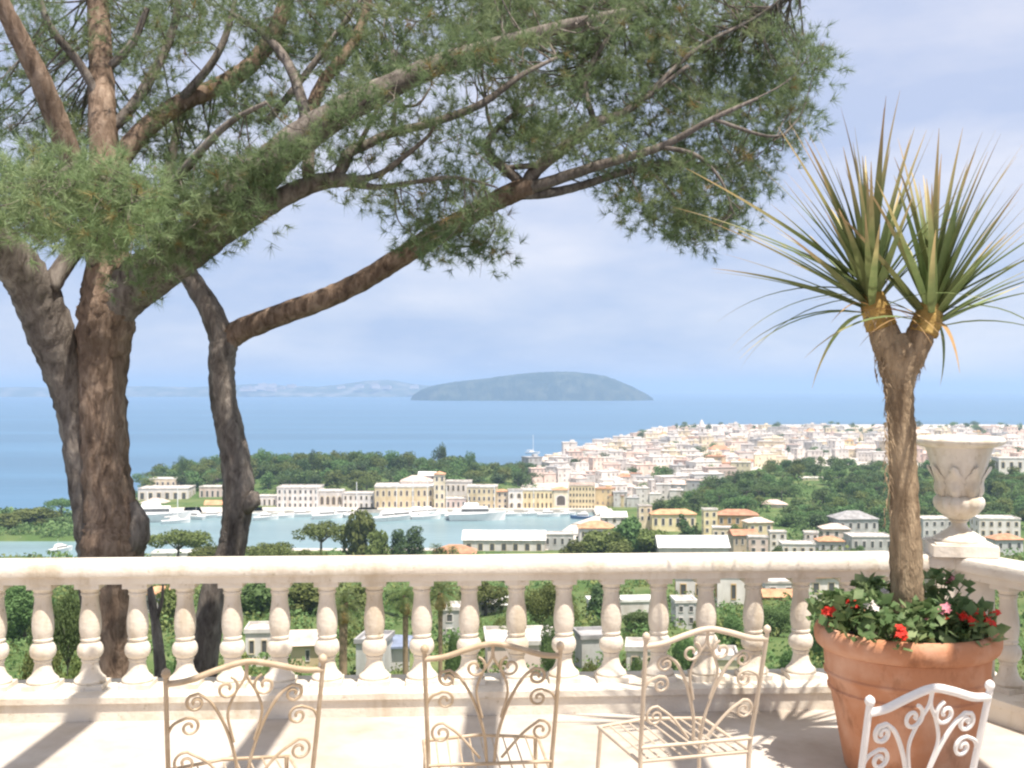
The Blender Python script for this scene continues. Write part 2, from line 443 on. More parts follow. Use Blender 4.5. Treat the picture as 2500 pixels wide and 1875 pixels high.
def island(name, prof, Y, depth, m, rough=0.04):
    """land rising from the sea along an outline of (u, v) crest points"""
    us_ = [p[0] for p in prof]; vs_ = [p[1] for p in prof]
    uu = np.linspace(us_[0], us_[-1], 140)
    crest = EYE - (np.interp(uu, us_, vs_) - V0) / FPX * Y
    crest = crest + rng.normal(0, 1, uu.size) * rough * Y / 300
    crest = np.maximum(crest, 1.0)
    K = 15
    V, Fq = [], []
    for k in range(K):
        t = -1 + 2 * k / (K - 1)
        prof_k = max(0.0, 1 - abs(t) ** 2.4)
        end = np.minimum(1, np.minimum(uu - us_[0], us_[-1] - uu) / 90.0 + 0.15)
        yk = Y + t * depth * end
        V.append(np.stack([(uu - CX) / FPX * Y, yk + rng.normal(0, depth * .02, uu.size), crest * prof_k - 2 + rng.normal(0, 1, uu.size) * rough * Y / 500 * (prof_k > 0)], -1))
    V = np.concatenate(V); n = uu.size
    id_ = np.arange(K * n).reshape(K, n)
    q = np.stack([id_[:-1, :-1], id_[:-1, 1:], id_[1:, 1:], id_[1:, :-1]], -1).reshape(-1, 4)
    me = tri_mesh(name, V, q, m)
    me.polygons.foreach_set('use_smooth', [True] * len(me.polygons))
    return tag(link(name, me), kind='structure')
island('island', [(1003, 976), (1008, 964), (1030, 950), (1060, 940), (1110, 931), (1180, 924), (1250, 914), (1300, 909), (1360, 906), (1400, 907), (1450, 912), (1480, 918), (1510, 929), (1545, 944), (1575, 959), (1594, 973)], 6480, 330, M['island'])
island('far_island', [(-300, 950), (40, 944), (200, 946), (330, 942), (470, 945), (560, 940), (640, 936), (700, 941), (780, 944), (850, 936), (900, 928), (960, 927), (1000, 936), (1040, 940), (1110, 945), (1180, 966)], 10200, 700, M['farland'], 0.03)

# ------------------------------------------------------------------ haze
mb = MB(); mb.box((0, 14975, 94), (31800, 30350, 200))
haze_m = bpy.data.materials.new('haze_air'); haze_m.use_nodes = True
hn = haze_m.node_tree.nodes
hn.remove(hn['Principled BSDF'])
pv = hn.new('ShaderNodeVolumePrincipled')
pv.inputs['Color'].default_value = (0.43, 0.585, 0.80, 1)
pv.inputs['Density'].default_value = 0.00015
pv.inputs['Anisotropy'].default_value = 0.1
haze_m.node_tree.links.new(pv.outputs['Volume'], hn['Material Output'].inputs['Volume'])
tag(mb.build('haze', haze_m), kind='stuff')

# ------------------------------------------------------------------ terrace, balustrade
TH = R(3.2)
RD = Vector((math.cos(TH), math.sin(TH), 0))         # along the front run
RN = Vector((-math.sin(TH), math.cos(TH), 0))        # outwards
B0 = Vector((0, 5.99, FLOOR))
RAIL_TOP = EYE - 0.905
def bal_pt(t, out=0.0, z=0.0):
    p = B0 + RD * t + RN * out
    return Vector((p.x, p.y, z))
T_CORNER = 2.48
corner = bal_pt(T_CORNER)
ang2 = math.atan2(-0.47, 0.20)                        # right run comes back towards the viewer
RD2 = Vector((math.cos(ang2), math.sin(ang2), 0)); RN2 = Vector((-math.sin(ang2), math.cos(ang2), 0))

mb = MB()
fl = [bal_pt(-6.5, 0.24), bal_pt(T_CORNER + 0.12, 0.24), corner + RD2 * 9 + RN2 * 0.24, Vector((6.0, -6, 0)), Vector((-6.5, -6, 0))]
top = [(p.x, p.y, FLOOR) for p in fl]; bot = [(p.x, p.y, FLOOR - 7.5) for p in fl]
n = len(fl)
mb.add(top + bot, [tuple(range(n))[::-1], tuple(range(n, 2 * n))] + [(i, (i + 1) % n, n + (i + 1) % n, n + i) for i in range(n)])
tag(mb.build('terrace_floor', M['floor']), kind='structure')

def sweep(mb, prof, p0, p1, nrm):
    """extrude a closed (out, z) outline from p0 to p1"""
    k = len(prof)
    vs = []
    steps = 24
    for s in range(steps + 1):
        q = p0.lerp(p1, s / steps)
        for o, z in prof: vs.append((q.x + nrm.x * o, q.y + nrm.y * o, z))
    fs = []
    for s in range(steps):
        for i in range(k):
            j = (i + 1) % k
            fs.append((s * k + i, s * k + j, (s + 1) * k + j, (s + 1) * k + i))
    fs.append(tuple(range(k))[::-1]); fs.append(tuple(steps * k + i for i in range(k)))
    mb.add(vs, fs)

rt = RAIL_TOP
RAIL = [(-0.104, rt - 0.072), (-0.109, rt - 0.058), (-0.109, rt - 0.022), (-0.10, rt - 0.006), (-0.085, rt), (0.11, rt), (0.125, rt - 0.006), (0.134, rt - 0.022), (0.134, rt - 0.058), (0.129, rt - 0.072),
        (0.092, rt - 0.078), (0.088, rt - 0.115), (-0.076, rt - 0.115), (-0.08, rt - 0.078)]
PL_TOP = FLOOR + 0.135
PLINTH = [(-0.17, FLOOR - 0.01), (-0.17, PL_TOP - 0.045), (-0.185, PL_TOP - 0.04), (-0.185, PL_TOP - 0.008), (-0.17, PL_TOP), (0.17, PL_TOP), (0.185, PL_TOP - 0.008), (0.185, PL_TOP - 0.04), (0.17, PL_TOP - 0.045), (0.17, FLOOR - 0.01)]

BH = (rt - 0.115) - PL_TOP
k = BH / 0.56
def baluster_mesh():
    mb = MB()
    mb.box((0, 0, 0.014 * k), (0.168, 0.168, 0.028 * k))
    pr = [(0.078, 0.028), (0.083, 0.04), (0.078, 0.052), (0.068, 0.06), (0.056, 0.075), (0.048, 0.095), (0.043, 0.12), (0.041, 0.137), (0.047, 0.142), (0.047, 0.150), (0.043, 0.154),
          (0.055, 0.163), (0.064, 0.178), (0.0675, 0.198), (0.064, 0.220), (0.055, 0.236), (0.045, 0.245), (0.046, 0.250), (0.0515, 0.254), (0.0515, 0.262), (0.047, 0.267),
          (0.052, 0.285), (0.0555, 0.31), (0.0565, 0.34), (0.055, 0.37), (0.051, 0.40), (0.046, 0.43), (0.0435, 0.455), (0.0425, 0.48), (0.043, 0.49), (0.049, 0.495), (0.049, 0.505), (0.044, 0.509), (0.050, 0.52), (0.060, 0.532)]
    mb.lathe([(r, z * k) for r, z in pr], 24)
    mb.box((0, 0, 0.546 * k), (0.128, 0.128, 0.028 * k))
    return mb.mesh('baluster', M['stone'], 40)
bal_me = baluster_mesh()

bal = empty('balustrade', bal_pt(0, 0, FLOOR))
tag(bal, 'long cream stone balustrade with turned balusters crossing in front of the view', 'balustrade', 'terrace balustrades')
def into(parent, o):
    o.parent = parent
    o.matrix_parent_inverse = Matrix.Translation(parent.location).inverted() if parent.rotation_euler.z == 0 else parent.matrix_basis.inverted()
    return o
mb = MB(); sweep(mb, RAIL, bal_pt(-5.5), bal_pt(T_CORNER + 0.10), RN); into(bal, mb.build('handrail', M['stone'], smooth=30))
mb = MB(); sweep(mb, PLINTH, bal_pt(-5.5), bal_pt(T_CORNER - 0.16), RN); into(bal, mb.build('plinth', M['stone'], smooth=30))
# balusters: x at mid height seen every 115.5 px
u0b = 105.0
for i in range(-2, 19):
    uu_ = u0b + 115.6 * i
    # solve along the run
    s = (uu_ - CX) / FPX
    t = (s * B0.y - B0.x) / (RD.x - s * RD.y)
    if t > T_CORNER - 0.28 or t < -5: continue
    o = link('baluster', bal_me); p = bal_pt(t, 0, PL_TOP)
    o.location = p; o.rotation_euler = (0, 0, TH); into(bal, o)
# corner pier
mb = MB(); mb.box((corner.x, corner.y, (FLOOR + rt - 0.115) / 2 - 0.004), (0.30, 0.30, rt - 0.115 - FLOOR + 0.002), rz=TH + R(-12))
mb.box((corner.x, corner.y, FLOOR + 0.075), (0.40, 0.40, 0.15), rz=TH + R(-12))
into(bal, mb.build('pier', M['stone']))

bal2 = empty('balustrade', (corner.x, corner.y, FLOOR))
tag(bal2, 'short side balustrade running back from the urn corner beside the terracotta pot', 'balustrade', 'terrace balustrades')
r2a, r2b = corner + RD2 * 0.0, corner + RD2 * 5.0
RAIL2 = [(o, z - 0.003) for o, z in RAIL]
mb = MB(); sweep(mb, RAIL2, Vector((r2a.x, r2a.y, 0)) + RD2 * 0.02, Vector((r2b.x, r2b.y, 0)), RN2); into(bal2, mb.build('handrail', M['stone'], smooth=30))
mb = MB(); sweep(mb, [(o, z - 0.002) for o, z in PLINTH], Vector((r2a.x, r2a.y, 0)) + RD2 * 0.16, Vector((r2b.x, r2b.y, 0)), RN2); into(bal2, mb.build('plinth', M['stone'], smooth=30))
for i in range(17):
    q = corner + RD2 * (0.34 + 0.255 * i)
    o = link('baluster', bal_me); o.location = (q.x, q.y, PL_TOP - 0.002); o.rotation_euler = (0, 0, ang2); into(bal2, o)

# ------------------------------------------------------------------ pergola overhead (its tails shade the plinth)
pg = tag(empty('pergola', (0, 1, FLOOR)), 'timber pergola over the terrace whose rafter tails shade the balustrade foot', 'pergola')
PZ = EYE + 2.0
def shadow_x(u, Y, z):                                # rafter position whose shade falls at u on the balustrade
    return (u - CX) / FPX * Y + sun_dir.x / sun_dir.z * (PZ - z)
for uu_, w in ((-260, .125), (215, .125), (692, .125), (1190, .14), (1636, .125)):
    yb = 5.99 + (uu_ - CX) / FPX * 5.95 * math.tan(TH)      # where the balustrade stands there
    xr = shadow_x(uu_, yb - .12, 58.4)
    ye = yb - .06 + (PZ - 58.62) * sun_dir.y / sun_dir.z
    mb = MB(); mb.box((xr, (ye - 5.0) / 2, PZ), (w, ye + 5.0, 0.16)); into(pg, mb.build('rafter', M['timber']))
xr = 1.86 + 0.225 + sun_dir.x / sun_dir.z * (PZ - 58.93)
ye = 5.30 + (PZ - 58.95) * sun_dir.y / sun_dir.z
mb = MB(); mb.box((xr, (ye - 5.0) / 2, PZ + 0.003), (0.45, ye + 5.0, 0.2)); into(pg, mb.build('edge_beam', M['timber']))
for yy in (0.9, -4.2):
    mb = MB(); mb.box((0.0, yy, PZ - 0.19), (8.4, 0.16, 0.2)); into(pg, mb.build('cross_beam', M['timber']))
    for xx in (-4.0, 4.0):
        mb = MB(); mb.box((xx, yy, (FLOOR + PZ - 0.29) / 2), (0.15, 0.15, PZ - 0.29 - FLOOR)); into(pg, mb.build('post', M['timber']))

# ------------------------------------------------------------------ urn on the corner
def make_urn():
    base = Vector((corner.x + 0.0, corner.y + 0.0, rt + 0.001))
    t = tag(empty('garden_urn', base, R(-12) + TH), 'cream stone garden urn with fluted bowl standing on the balustrade corner', 'urn')
    mb = MB(); mb.box((0, 0, 0.03), (0.34, 0.34, 0.06)); mb.box((0, 0, 0.064), (0.30, 0.30, 0.012)); mb.build('base_block', M['stone'], t)
    mb = MB()
    mb.lathe([(0.135, 0.068), (0.14, 0.078), (0.135, 0.088), (0.12, 0.095), (0.095, 0.112), (0.07, 0.128), (0.052, 0.143), (0.043, 0.158), (0.041, 0.172), (0.048, 0.178), (0.055, 0.184), (0.05, 0.192)], 40)
    mb.build('foot', M['stone'], t, 35)
    mb = MB()
    mb.lathe([(0.05, 0.188), (0.075, 0.204), (0.105, 0.228), (0.126, 0.255), (0.134, 0.28), (0.130, 0.302), (0.118, 0.316), (0.105, 0.322)], 96,
             mod=lambda a, z: 1 + 0.055 * (abs(math.cos(8 * a)) - 0.5) * min(1, max(0, (z - 0.19) / 0.05)))
    mb.build('fluted_bowl', M['stone'], t, 45)
    mb = MB()
    mb.lathe([(0.104, 0.318), (0.112, 0.34), (0.122, 0.38), (0.134, 0.43), (0.147, 0.48), (0.160, 0.53), (0.172, 0.57), (0.180, 0.59)], 48)
    mb.build('body', M['stone'], t, 40)
    mb = MB()
    mb.lathe([(0.176, 0.588), (0.195, 0.592), (0.226, 0.604), (0.238, 0.616), (0.240, 0.628), (0.232, 0.640), (0.215, 0.646), (0.200, 0.644), (0.165, 0.60), (0.14, 0.5), (0.10, 0.36)], 96,
             mod=lambda a, z: 1 + (0.022 * (abs(math.cos(20 * a)) - 0.5) if 0.6 < z < 0.63 else 0))
    mb.build('rim', M['stone'], t, 45)
    for k_ in range(8):                                 # raised acanthus leaves round the body
        a0 = 2 * math.pi * (k_ + 0.5) / 8
        mb = MB(); vs, fs = [], []
        S, W = 10, 6
        for i in range(S + 1):
            f = i / S
            z = 0.315 + 0.17 * f
            rb = 0.104 + 0.045 * f
            half = 0.36 * math.sin(math.pi * (0.15 + 0.8 * f)) * (1 + 0.18 * math.sin(f * 22))
            for j in range(W + 1):
                s_ = -1 + 2 * j / W
                a = a0 + s_ * half
                rr = rb + 0.003 + 0.017 * (1 - s_ * s_) * (0.5 + 0.5 * math.sin(f * 9)) + 0.03 * max(0, f - 0.75)
                vs.append((rr * math.cos(a), rr * math.sin(a), z))
        for i in range(S):
            for j in range(W):
                p = i * (W + 1) + j
                fs.append((p, p + 1, p + W + 2, p + W + 1))
        mb.add(vs, fs)
        mb.build('acanthus_leaf', M['stone'], t, True)
make_urn()

# ------------------------------------------------------------------ terracotta pot with the two-headed palm lily
POT = Vector(((2212 - CX) / FPX * 5.0, 5.0, FLOOR + 0.001))
RIMZ = EYE - (1527 - V0) / FPX * 5.0 - FLOOR
pot = tag(empty('plant_pot', POT), 'big terracotta pot with rolled rim planted with a palm and flowers', 'plant pot')
mb = MB()
h = RIMZ
mb.lathe([(0.20, 0), (0.262, 0.0), (0.268, 0.01), (0.285, 0.10), (0.306, 0.22), (0.327, 0.33), (0.334, 0.352), (0.343, 0.356), (0.345, 0.366), (0.338, 0.374), (0.345, 0.41), (0.352, 0.425), (0.359, 0.428), (0.36, 0.438), (0.354, 0.446), (0.362, h - 0.105)], 64)
mb.build('pot_body', M['terracotta'], pot, 40)
mb = MB()
mb.lathe([(0.355, h - 0.106), (0.378, h - 0.10), (0.394, h - 0.085), (0.402, h - 0.062), (0.403, h - 0.035), (0.396, h - 0.012), (0.382, h), (0.366, h + 0.002), (0.352, h - 0.008), (0.345, h - 0.04), (0.335, h - 0.09)], 64, cap=False)
mb.build('rolled_rim', M['terracotta'], pot, 40)
mb = MB(); mb.lathe([(0.338, h - 0.075), (0.338, h - 0.06), (0.2, h - 0.035), (0.02, h - 0.03)], 40); mb.build('soil', M['soil'], pot, True)

def blade_mesh(name, L_, W_, bend, dry, m):
    S = 10
    vs, fs, tn = [], [], []
    for i in range(S + 1):
        f = i / S
        ang = bend * f * f
        z = L_ * (math.sin(bend * f) / bend if abs(bend) > 1e-3 else f)
        y = L_ * ((1 - math.cos(bend * f)) / bend if abs(bend) > 1e-3 else 0)
        w = W_ * 0.5 * (min(1, 0.55 + 2.2 * f) if f < 0.25 else 1.0) * max(0.03, (1 - max(0, f - 0.3) / 0.72) ** 0.9)
        for s_, lift in ((-1, 0.28), (0, 0.0), (1, 0.28)):
            vs.append((s_ * w, y - lift * w, z)); tn.append(min(1, max(0, (f - (1 - dry)) / dry)) if dry > 0 else 0)
    for i in range(S):
        for j in range(2):
            p = i * 3 + j
            fs.append((p, p + 1, p + 4, p + 3))
    me = tri_mesh(name, np.array(vs), np.array(fs), m, attr=np.array(tn))
    me.polygons.foreach_set('use_smooth', [True] * len(me.polygons))
    return me
blades = [blade_mesh('leaf', 0.86, 0.038, 0.14, 0.5, M['blade']), blade_mesh('leaf', 0.82, 0.042, 0.30, 0.35, M['blade']), blade_mesh('leaf', 0.72, 0.038, 0.06, 0.35, M['blade']),
          blade_mesh('leaf', 0.90, 0.036, 0.22, 0.6, M['blade']), blade_mesh('leaf', 0.66, 0.042, 0.2, 0.25, M['blade'])]
dry_blades = [blade_mesh('leaf', 0.5, 0.026, 1.4, 0, M['dry_blade']), blade_mesh('leaf', 0.62, 0.02, 0.9, 0, M['dry_blade'])]
curl_blades = [blade_mesh('leaf', 0.70, 0.03, 1.0, 0.35, M['blade']), blade_mesh('leaf', 0.75, 0.03, 1.25, 0.4, M['blade'])]

def make_palm():
    YP = 5.0
    base = P(2216, 1500, YP)
    t = tag(empty('palm_lily', base), 'two-headed palm lily with spiky sword leaves growing from the terracotta pot', 'palm plant')
    def path(rows, n=18, jit=0.06, seg=6):
        A = crom([(u, v, YP + dy, w) for u, v, dy, w in rows], seg)
        mb = MB()
        mb.tube([P(a[0], a[1], a[2]) for a in A], [a[3] / 2 / FPX * a[2] for a in A], n, jitter=jit)
        return mb
    into(t, path([(2218, 1520, 0, 84), (2214, 1440, 0, 78), (2211, 1340, 0, 74), (2208, 1240, 0, 71), (2205, 1140, 0, 67), (2201, 1050, 0, 66), (2196, 980, 0, 67), (2194, 930, 0, 76), (2192, 885, 0, 96), (2190, 850, 0, 100), (2186, 815, 0, 60)], jit=0.075).build('stem', M['fibre'], smooth=True))
    into(t, path([(2195, 900, 0, 76), (2172, 850, 0, 80), (2153, 800, 0.02, 70), (2141, 768, 0.02, 58), (2134, 745, 0.02, 55)], jit=0.06).build('branch', M['fibre'], smooth=True))
    into(t, path([(2205, 900, 0, 72), (2228, 858, -0.01, 74), (2248, 815, -0.03, 66), (2260, 790, -0.03, 56), (2266, 775, -0.03, 54)], jit=0.06).build('branch', M['fibre'], smooth=True))
    into(t, path([(2152, 800, 0.02, 76), (2143, 772, 0.02, 70), (2137, 752, 0.02, 70), (2133, 738, 0.02, 64), (2129, 715, 0.02, 54)], jit=0.03).build('leaf_scars', M['scar'], smooth=True))
    into(t, path([(2252, 815, -0.03, 72), (2259, 795, -0.03, 70), (2265, 780, -0.03, 70), (2270, 765, -0.03, 64), (2275, 742, -0.03, 52)], jit=0.03).build('leaf_scars', M['scar'], smooth=True))
    mb = MB()                                            # shaggy fibre round the fork
    for _ in range(420):
        v_ = random.triangular(735, 1300, 850); f = (v_ - 820) / 480
        u_ = 2195 + random.choice((-1, 1)) * random.uniform(25, 60) * (1.0 if 810 < v_ < 920 else 0.62)
        if v_ < 820: u_ = random.choice((2160 - (820 - v_) * .4, 2238 + (820 - v_) * .35)) + random.uniform(-30, 30)
        p = P(u_, v_, YP - random.uniform(0.0, 0.07)); d = Vector((random.uniform(-.02, .02), random.uniform(-.02, 0), -random.uniform(0.02, 0.07)))
        s_ = Vector((0.003, 0, 0)); mb.add([p - s_, p + s_, p + d], [(0, 1, 2)])
    into(t, tag(mb.build('fibre_fringe', M['fibre']), kind='stuff'))
    def head(u, v, dy, bias, n, seed):
        rr = random.Random(seed)
        o = P(u, v, YP + dy)
        for i in range(n):
            f = (i + 0.5) / n
            tilt = R(4 + 58 * f ** 1.1 + rr.uniform(-5, 5))
            az = i * 2.39996 + rr.uniform(-.3, .3)
            d = Vector((math.sin(tilt) * math.cos(az) + bias * (0.2 + 0.62 * f), math.sin(tilt) * math.sin(az) * 0.85, math.cos(tilt)))
            add_blade(rr.choice(blades), o - Vector((0, 0, 0.09 * f)), d, rr.uniform(0.82, 1.08) * (1.0 - 0.12 * f), rr)
        for i in range(4):                               # low outer leaves that arch over
            az = rr.uniform(0, 6.28)
            d = Vector((math.cos(az) + bias * 1.2, math.sin(az), rr.uniform(0.0, 0.55)))
            add_blade(rr.choice(curl_blades), o - Vector((0, 0, 0.1)), d, rr.uniform(0.8, 1.0), rr)
        for i in range(3):
            az = rr.uniform(0, 6.28)
            d = Vector((math.cos(az), math.sin(az) - .5, rr.uniform(0.2, 0.9)))
            add_blade(rr.choice(dry_blades), o - Vector((0, 0, 0.08)), d, rr.uniform(0.45, 0.8), rr)
    def add_blade(me, o, d, sc, rr):
        d = d.normalized()
        q = d.to_track_quat('Z', 'Y')
        # the blade's own bend (+y) should fall outwards: turn about its axis until +y points down
        yv = q @ Vector((0, 1, 0)); want = Vector((0, 0, -1)); want = (want - d * want.dot(d))
        if want.length > 1e-4:
            want.normalize()
            a = math.atan2(d.dot(yv.cross(want)), yv.dot(want)) + rr.uniform(-.35, .35)
            q = Quaternion(d, a) @ q
        ob = link('leaf', me)
        ob.rotation_mode = 'QUATERNION'; ob.rotation_quaternion = q; ob.location = o; ob.scale = (1, 1, sc)
        into(t, ob)
        return ob
    head(2128, 715, 0.02, -0.50, 66, 3)
    head(2276, 750, -0.03, 0.52, 60, 5)
    rr = random.Random(9)
    for (u, v, d, sc, kind) in ((2110, 722, (-1, -.1, .12), 1.0, curl_blades[0]), (2108, 728, (-1, .1, -.02), .95, curl_blades[0]), (2112, 715, (-1, .2, .28), 1.05, curl_blades[0]), (2120, 700, (-1, -.1, .75), 1.1, blades[3]), (2116, 700, (-1, .1, .6), 1.15, blades[1]), (2118, 705, (-.9, -.1, .48), 1.05, blades[4]),
                                (2292, 790, (.22, -.1, -1), .42, blades[4]), (2150, 640, (.5, -.3, -.95), .5, dry_blades[1]), (2295, 760, (1, .1, .35), .9, curl_blades[1]), (2290, 745, (.9, 0, .55), 1.0, blades[1]), (2285, 750, (1, -.1, .8), 1.0, blades[0])):
        add_blade(kind, P(u, v, YP - 0.03), Vector(d), sc, rr)
make_palm()

def make_bedding():
    spots = [  # x, y offset in the pot, radius, height, flower, count, label
        (-0.25, -0.12, 0.14, 0.19, 'whitep', 1, 'bushy bedding plant with a single white bloom at the pot edge by the balusters'),
        (-0.30, 0.02, 0.12, 0.17, 'red', 4, 'dark red flowering plant spilling over the pot edge towards the balusters'),
        (-0.12, 0.10, 0.15, 0.22, 'whitep', 1, 'tall leafy plant behind the palm stem in the terracotta pot'),
        (0.02, -0.18, 0.16, 0.17, 'pink', 2, 'pink flowering plant in front of the palm stem'),
        (0.16, -0.22, 0.14, 0.13, 'red', 5, 'bright red geranium at the front of the pot rim'),
        (0.25, -0.05, 0.14, 0.14, 'red', 5, 'red flowering plant on the shaded side of the terracotta pot'),
        (0.20, 0.16, 0.17, 0.24, 'pink', 1, 'pale green leafy plant at the back of the pot below the urn'),
        (-0.14, -0.25, 0.15, 0.12, 'red', 2, 'low trailing green plant hanging over the sunlit pot rim')]
    for (x, y, r, hh, fl_, nf, lab) in spots:
        b = POT + Vector((x, y, RIMZ - 0.05))
        t = tag(empty('bedding_plant', b), lab, 'flowering plant', 'bedding plants in the terracotta pot')
        n = 150
        ph = rng.uniform(0, 2 * math.pi, n); cz = rng.uniform(0, 1, n) ** 0.7
        rad = r * np.sqrt(rng.uniform(0.1, 1, n)) * np.sqrt(1.15 - cz ** 2 * 0.9)
        c = np.stack([rad * np.cos(ph), rad * np.sin(ph), hh * cz * 0.95 + 0.02], 1)
        d = rng.normal(0, 1, (n, 3)); d[:, 2] = np.abs(d[:, 2]) * .5; d /= np.linalg.norm(d, axis=1)[:, None]
        sd = np.cross(d, rng.normal(0, 1, (n, 3))); sd /= np.linalg.norm(sd, axis=1)[:, None]
        L_ = rng.uniform(0.03, 0.085, n)[:, None]; W_ = L_ * 0.33
        v4 = np.stack([c, c + d * L_ * .5 + sd * W_, c + d * L_, c + d * L_ * .5 - sd * W_], 1).reshape(-1, 3)
        f4 = np.arange(n * 4).reshape(n, 4)
        o = link('leaves', tri_mesh('leaves', v4, f4, M['bedding']), t); tag(o, kind='stuff')
        mb = MB()
        for k_ in range(14):
            a = random.uniform(0, 6.28); q = random.uniform(0.2, 0.8) * r
            mb.tube([(0, 0, -0.02), (q * .5 * math.cos(a), q * .5 * math.sin(a), hh * .5), (q * math.cos(a), q * math.sin(a), hh * random.uniform(.7, .95))], [0.004, 0.003, 0.002], 5)
        mb.build('stems', M['bedding'], t)
        for k_ in range(nf):
            a = random.uniform(-2.9, -0.2); q = r * random.uniform(0.35, 0.95)
            fc = Vector((q * math.cos(a), q * math.sin(a), hh * random.uniform(0.55, 1.05) + 0.015))
            mb = MB()
            for m_ in range(7):                           # a head of several five-petalled florets
                cc = fc + Vector((random.uniform(-1, 1), random.uniform(-1, 1), random.uniform(-.8, .8))) * 0.020
                nrm = Vector((random.uniform(-.6, .6), random.uniform(-1, .0), random.uniform(.1, 1))).normalized()
                ax = nrm.orthogonal().normalized(); ay = nrm.cross(ax)
                for p5 in range(5):
                    b5 = 2 * math.pi * p5 / 5
                    e = ax * math.cos(b5) + ay * math.sin(b5); s5 = nrm.cross(e)
                    mb.add([cc, cc + e * .010 + s5 * .0065 + nrm * .003, cc + e * .019 + nrm * .002, cc + e * .010 - s5 * .0065 + nrm * .003], [(0, 1, 2, 3)])
            mb.build('flower', M[fl_], t)
make_bedding()

# ------------------------------------------------------------------ wrought iron chairs
def spiral(cx, cz, r0, a0, turns, sgn, n=26):
    """scroll that winds in from radius r0, starting at angle a0"""
    out = []
    for i in range(n + 1):
        f = i / n
        r = r0 * (1 - 0.80 * f)
        a = a0 + sgn * 2 * math.pi * turns * f
        out.append((cx + r * math.cos(a), cz + r * math.sin(a)))
    return out

def make_chair(loc, rz, m, label, w=0.43, arms=False, thick=0.0062):
    t = tag(empty('iron_chair', loc, rz), label, 'chair', 'wrought iron terrace chairs')
    hw = w / 2
    # local frame: x across, y = direction the sitter faces (away from the viewer), back rest at y = 0
    rake = lambda z: -0.10 * max(0, z - 0.45) / 0.45
    def bk(p, dy=0.0): return Vector((p[0], rake(p[1]) + dy, p[1]))
    for s in (-1, 1):                                     # back posts run on as rear legs
        mb = MB(); A = crom([(s * hw * .86, -.06, 0), (s * hw * .9, -.01, .25), (s * hw * .92, 0, .45), (s * hw * .96, rake(.65), .65), (s * hw, rake(.86), .86), (s * hw, rake(.885), .885)], 6)
        mb.tube([Vector(a) for a in A], thick * 1.15, 8); c = A[-1]
        mb.lathe([(0.002, -.012), (.011, -.006), (.014, .004), (.011, .013), (.003, .019)], 10, c=(c[0], c[1], c[2] + .006)); mb.build('back_post', m, t, 50)
        mb = MB(); A = crom([(s * hw * .92, .40, .45), (s * hw * .95, .43, .22), (s * hw * 1.0, .45, 0.0)], 6); mb.tube([Vector(a) for a in A], thick * 1.15, 8); mb.build('front_leg', m, t, 50)
    top = crom([(-hw, .862), (-hw * .72, .868), (-hw * .35, .893), (0, .909), (hw * .35, .893), (hw * .72, .868), (hw, .862)], 7)
    mb = MB(); mb.tube([bk(p) for p in top], thick * 1.5, 8); mb.build('top_rail', m, t, 50)
    mb = MB(); mb.tube([bk((-hw * .93, .50)), bk((hw * .93, .50))], thick, 8); mb.build('lower_rail', m, t, 50)
    for s in (-1, 1):
        # lyre bar: up from the centre foot, sweeping outward to the shoulder and curling inwards
        bar = [(s * .012, .50), (s * .022, .60), (s * .055, .71), (s * .098, .790), (s * .135, .822)]
        bar = [tuple(p) for p in crom(bar, 7)] + spiral(s * .142, .795, .030, math.pi / 2, 1.35, -s)[2:]
        mb = MB(); mb.tube([bk(p, .004) for p in bar], thick * .85, 6); mb.build('lyre_bar', m, t, 50)
        # pair of scrolls that meet under the crest
        sc = spiral(s * .056, .832, .036, math.pi / 2 + s * 0.3, 1.3, s)
        mb = MB(); mb.tube([bk(p, -.004) for p in sc], thick * .75, 6); mb.build('crest_scroll', m, t, 50)
        # inner sweep from the lyre towards the crest
        sw = [tuple(p) for p in crom([(s * .03, .66), (s * .05, .75), (s * .03, .815), (s * .004, .86), (s * .001, .905)], 6)]
        mb = MB(); mb.tube([bk(p) for p in sw], thick * .7, 6); mb.build('inner_bar', m, t, 50)
        # outer scrolls springing from the post
        so = [tuple(p) for p in crom([(s * hw * .98, .70), (s * hw * .9, .735), (s * hw * .74, .752)], 5)] + spiral(s * hw * .70, .722, .030, math.pi / 2, 1.3, s)[1:]
        mb = MB(); mb.tube([bk(p) for p in so], thick * .75, 6); mb.build('side_scroll', m, t, 50)
        sl = [tuple(p) for p in crom([(s * .035, .52), (s * .10, .60), (s * hw * .72, .645)], 5)] + spiral(s * hw * .74, .61, .036, math.pi / 2, 1.35, -s)[1:]
        mb = MB(); mb.tube([bk(p) for p in sl], thick * .75, 6); mb.build('lower_scroll', m, t, 50)
    mb = MB()
    for i in range(25):
        pass
    mb.tube([Vector((-hw * .94, 0.0, .45)), Vector((-hw * .96, .40, .45)), Vector((0, .45, .45)), Vector((hw * .96, .40, .45)), Vector((hw * .94, 0.0, .45)), Vector((-hw * .94, 0.0, .45))], thick, 8)
    for i in range(1, 10):
        x = -hw * .94 + i * hw * 1.88 / 10
        mb.tube([Vector((x, 0, .45)), Vector((x, .41, .45))], thick * .5, 6)
    mb.build('seat_frame', m, t, 50)
    if arms:
        for s in (-1, 1):
            A = crom([(s * hw * .98, rake(.68), .68), (s * hw * 1.12, .12, .70), (s * hw * 1.16, .28, .685), (s * hw * 1.1, .40, .64), (s * hw, .40, .45)], 7)
            mb = MB(); mb.tube([Vector(a) for a in A], thick * 1.3, 8); mb.build('armrest', m, t, 50)
    return t
def chair_at(u, v, Y, rz, m, label, **kw):
    p = P(u, v, Y)
    s = 0.93 / 1.0
    make_chair((p.x, p.y, FLOOR + 0.001), R(rz), m, label, **kw)
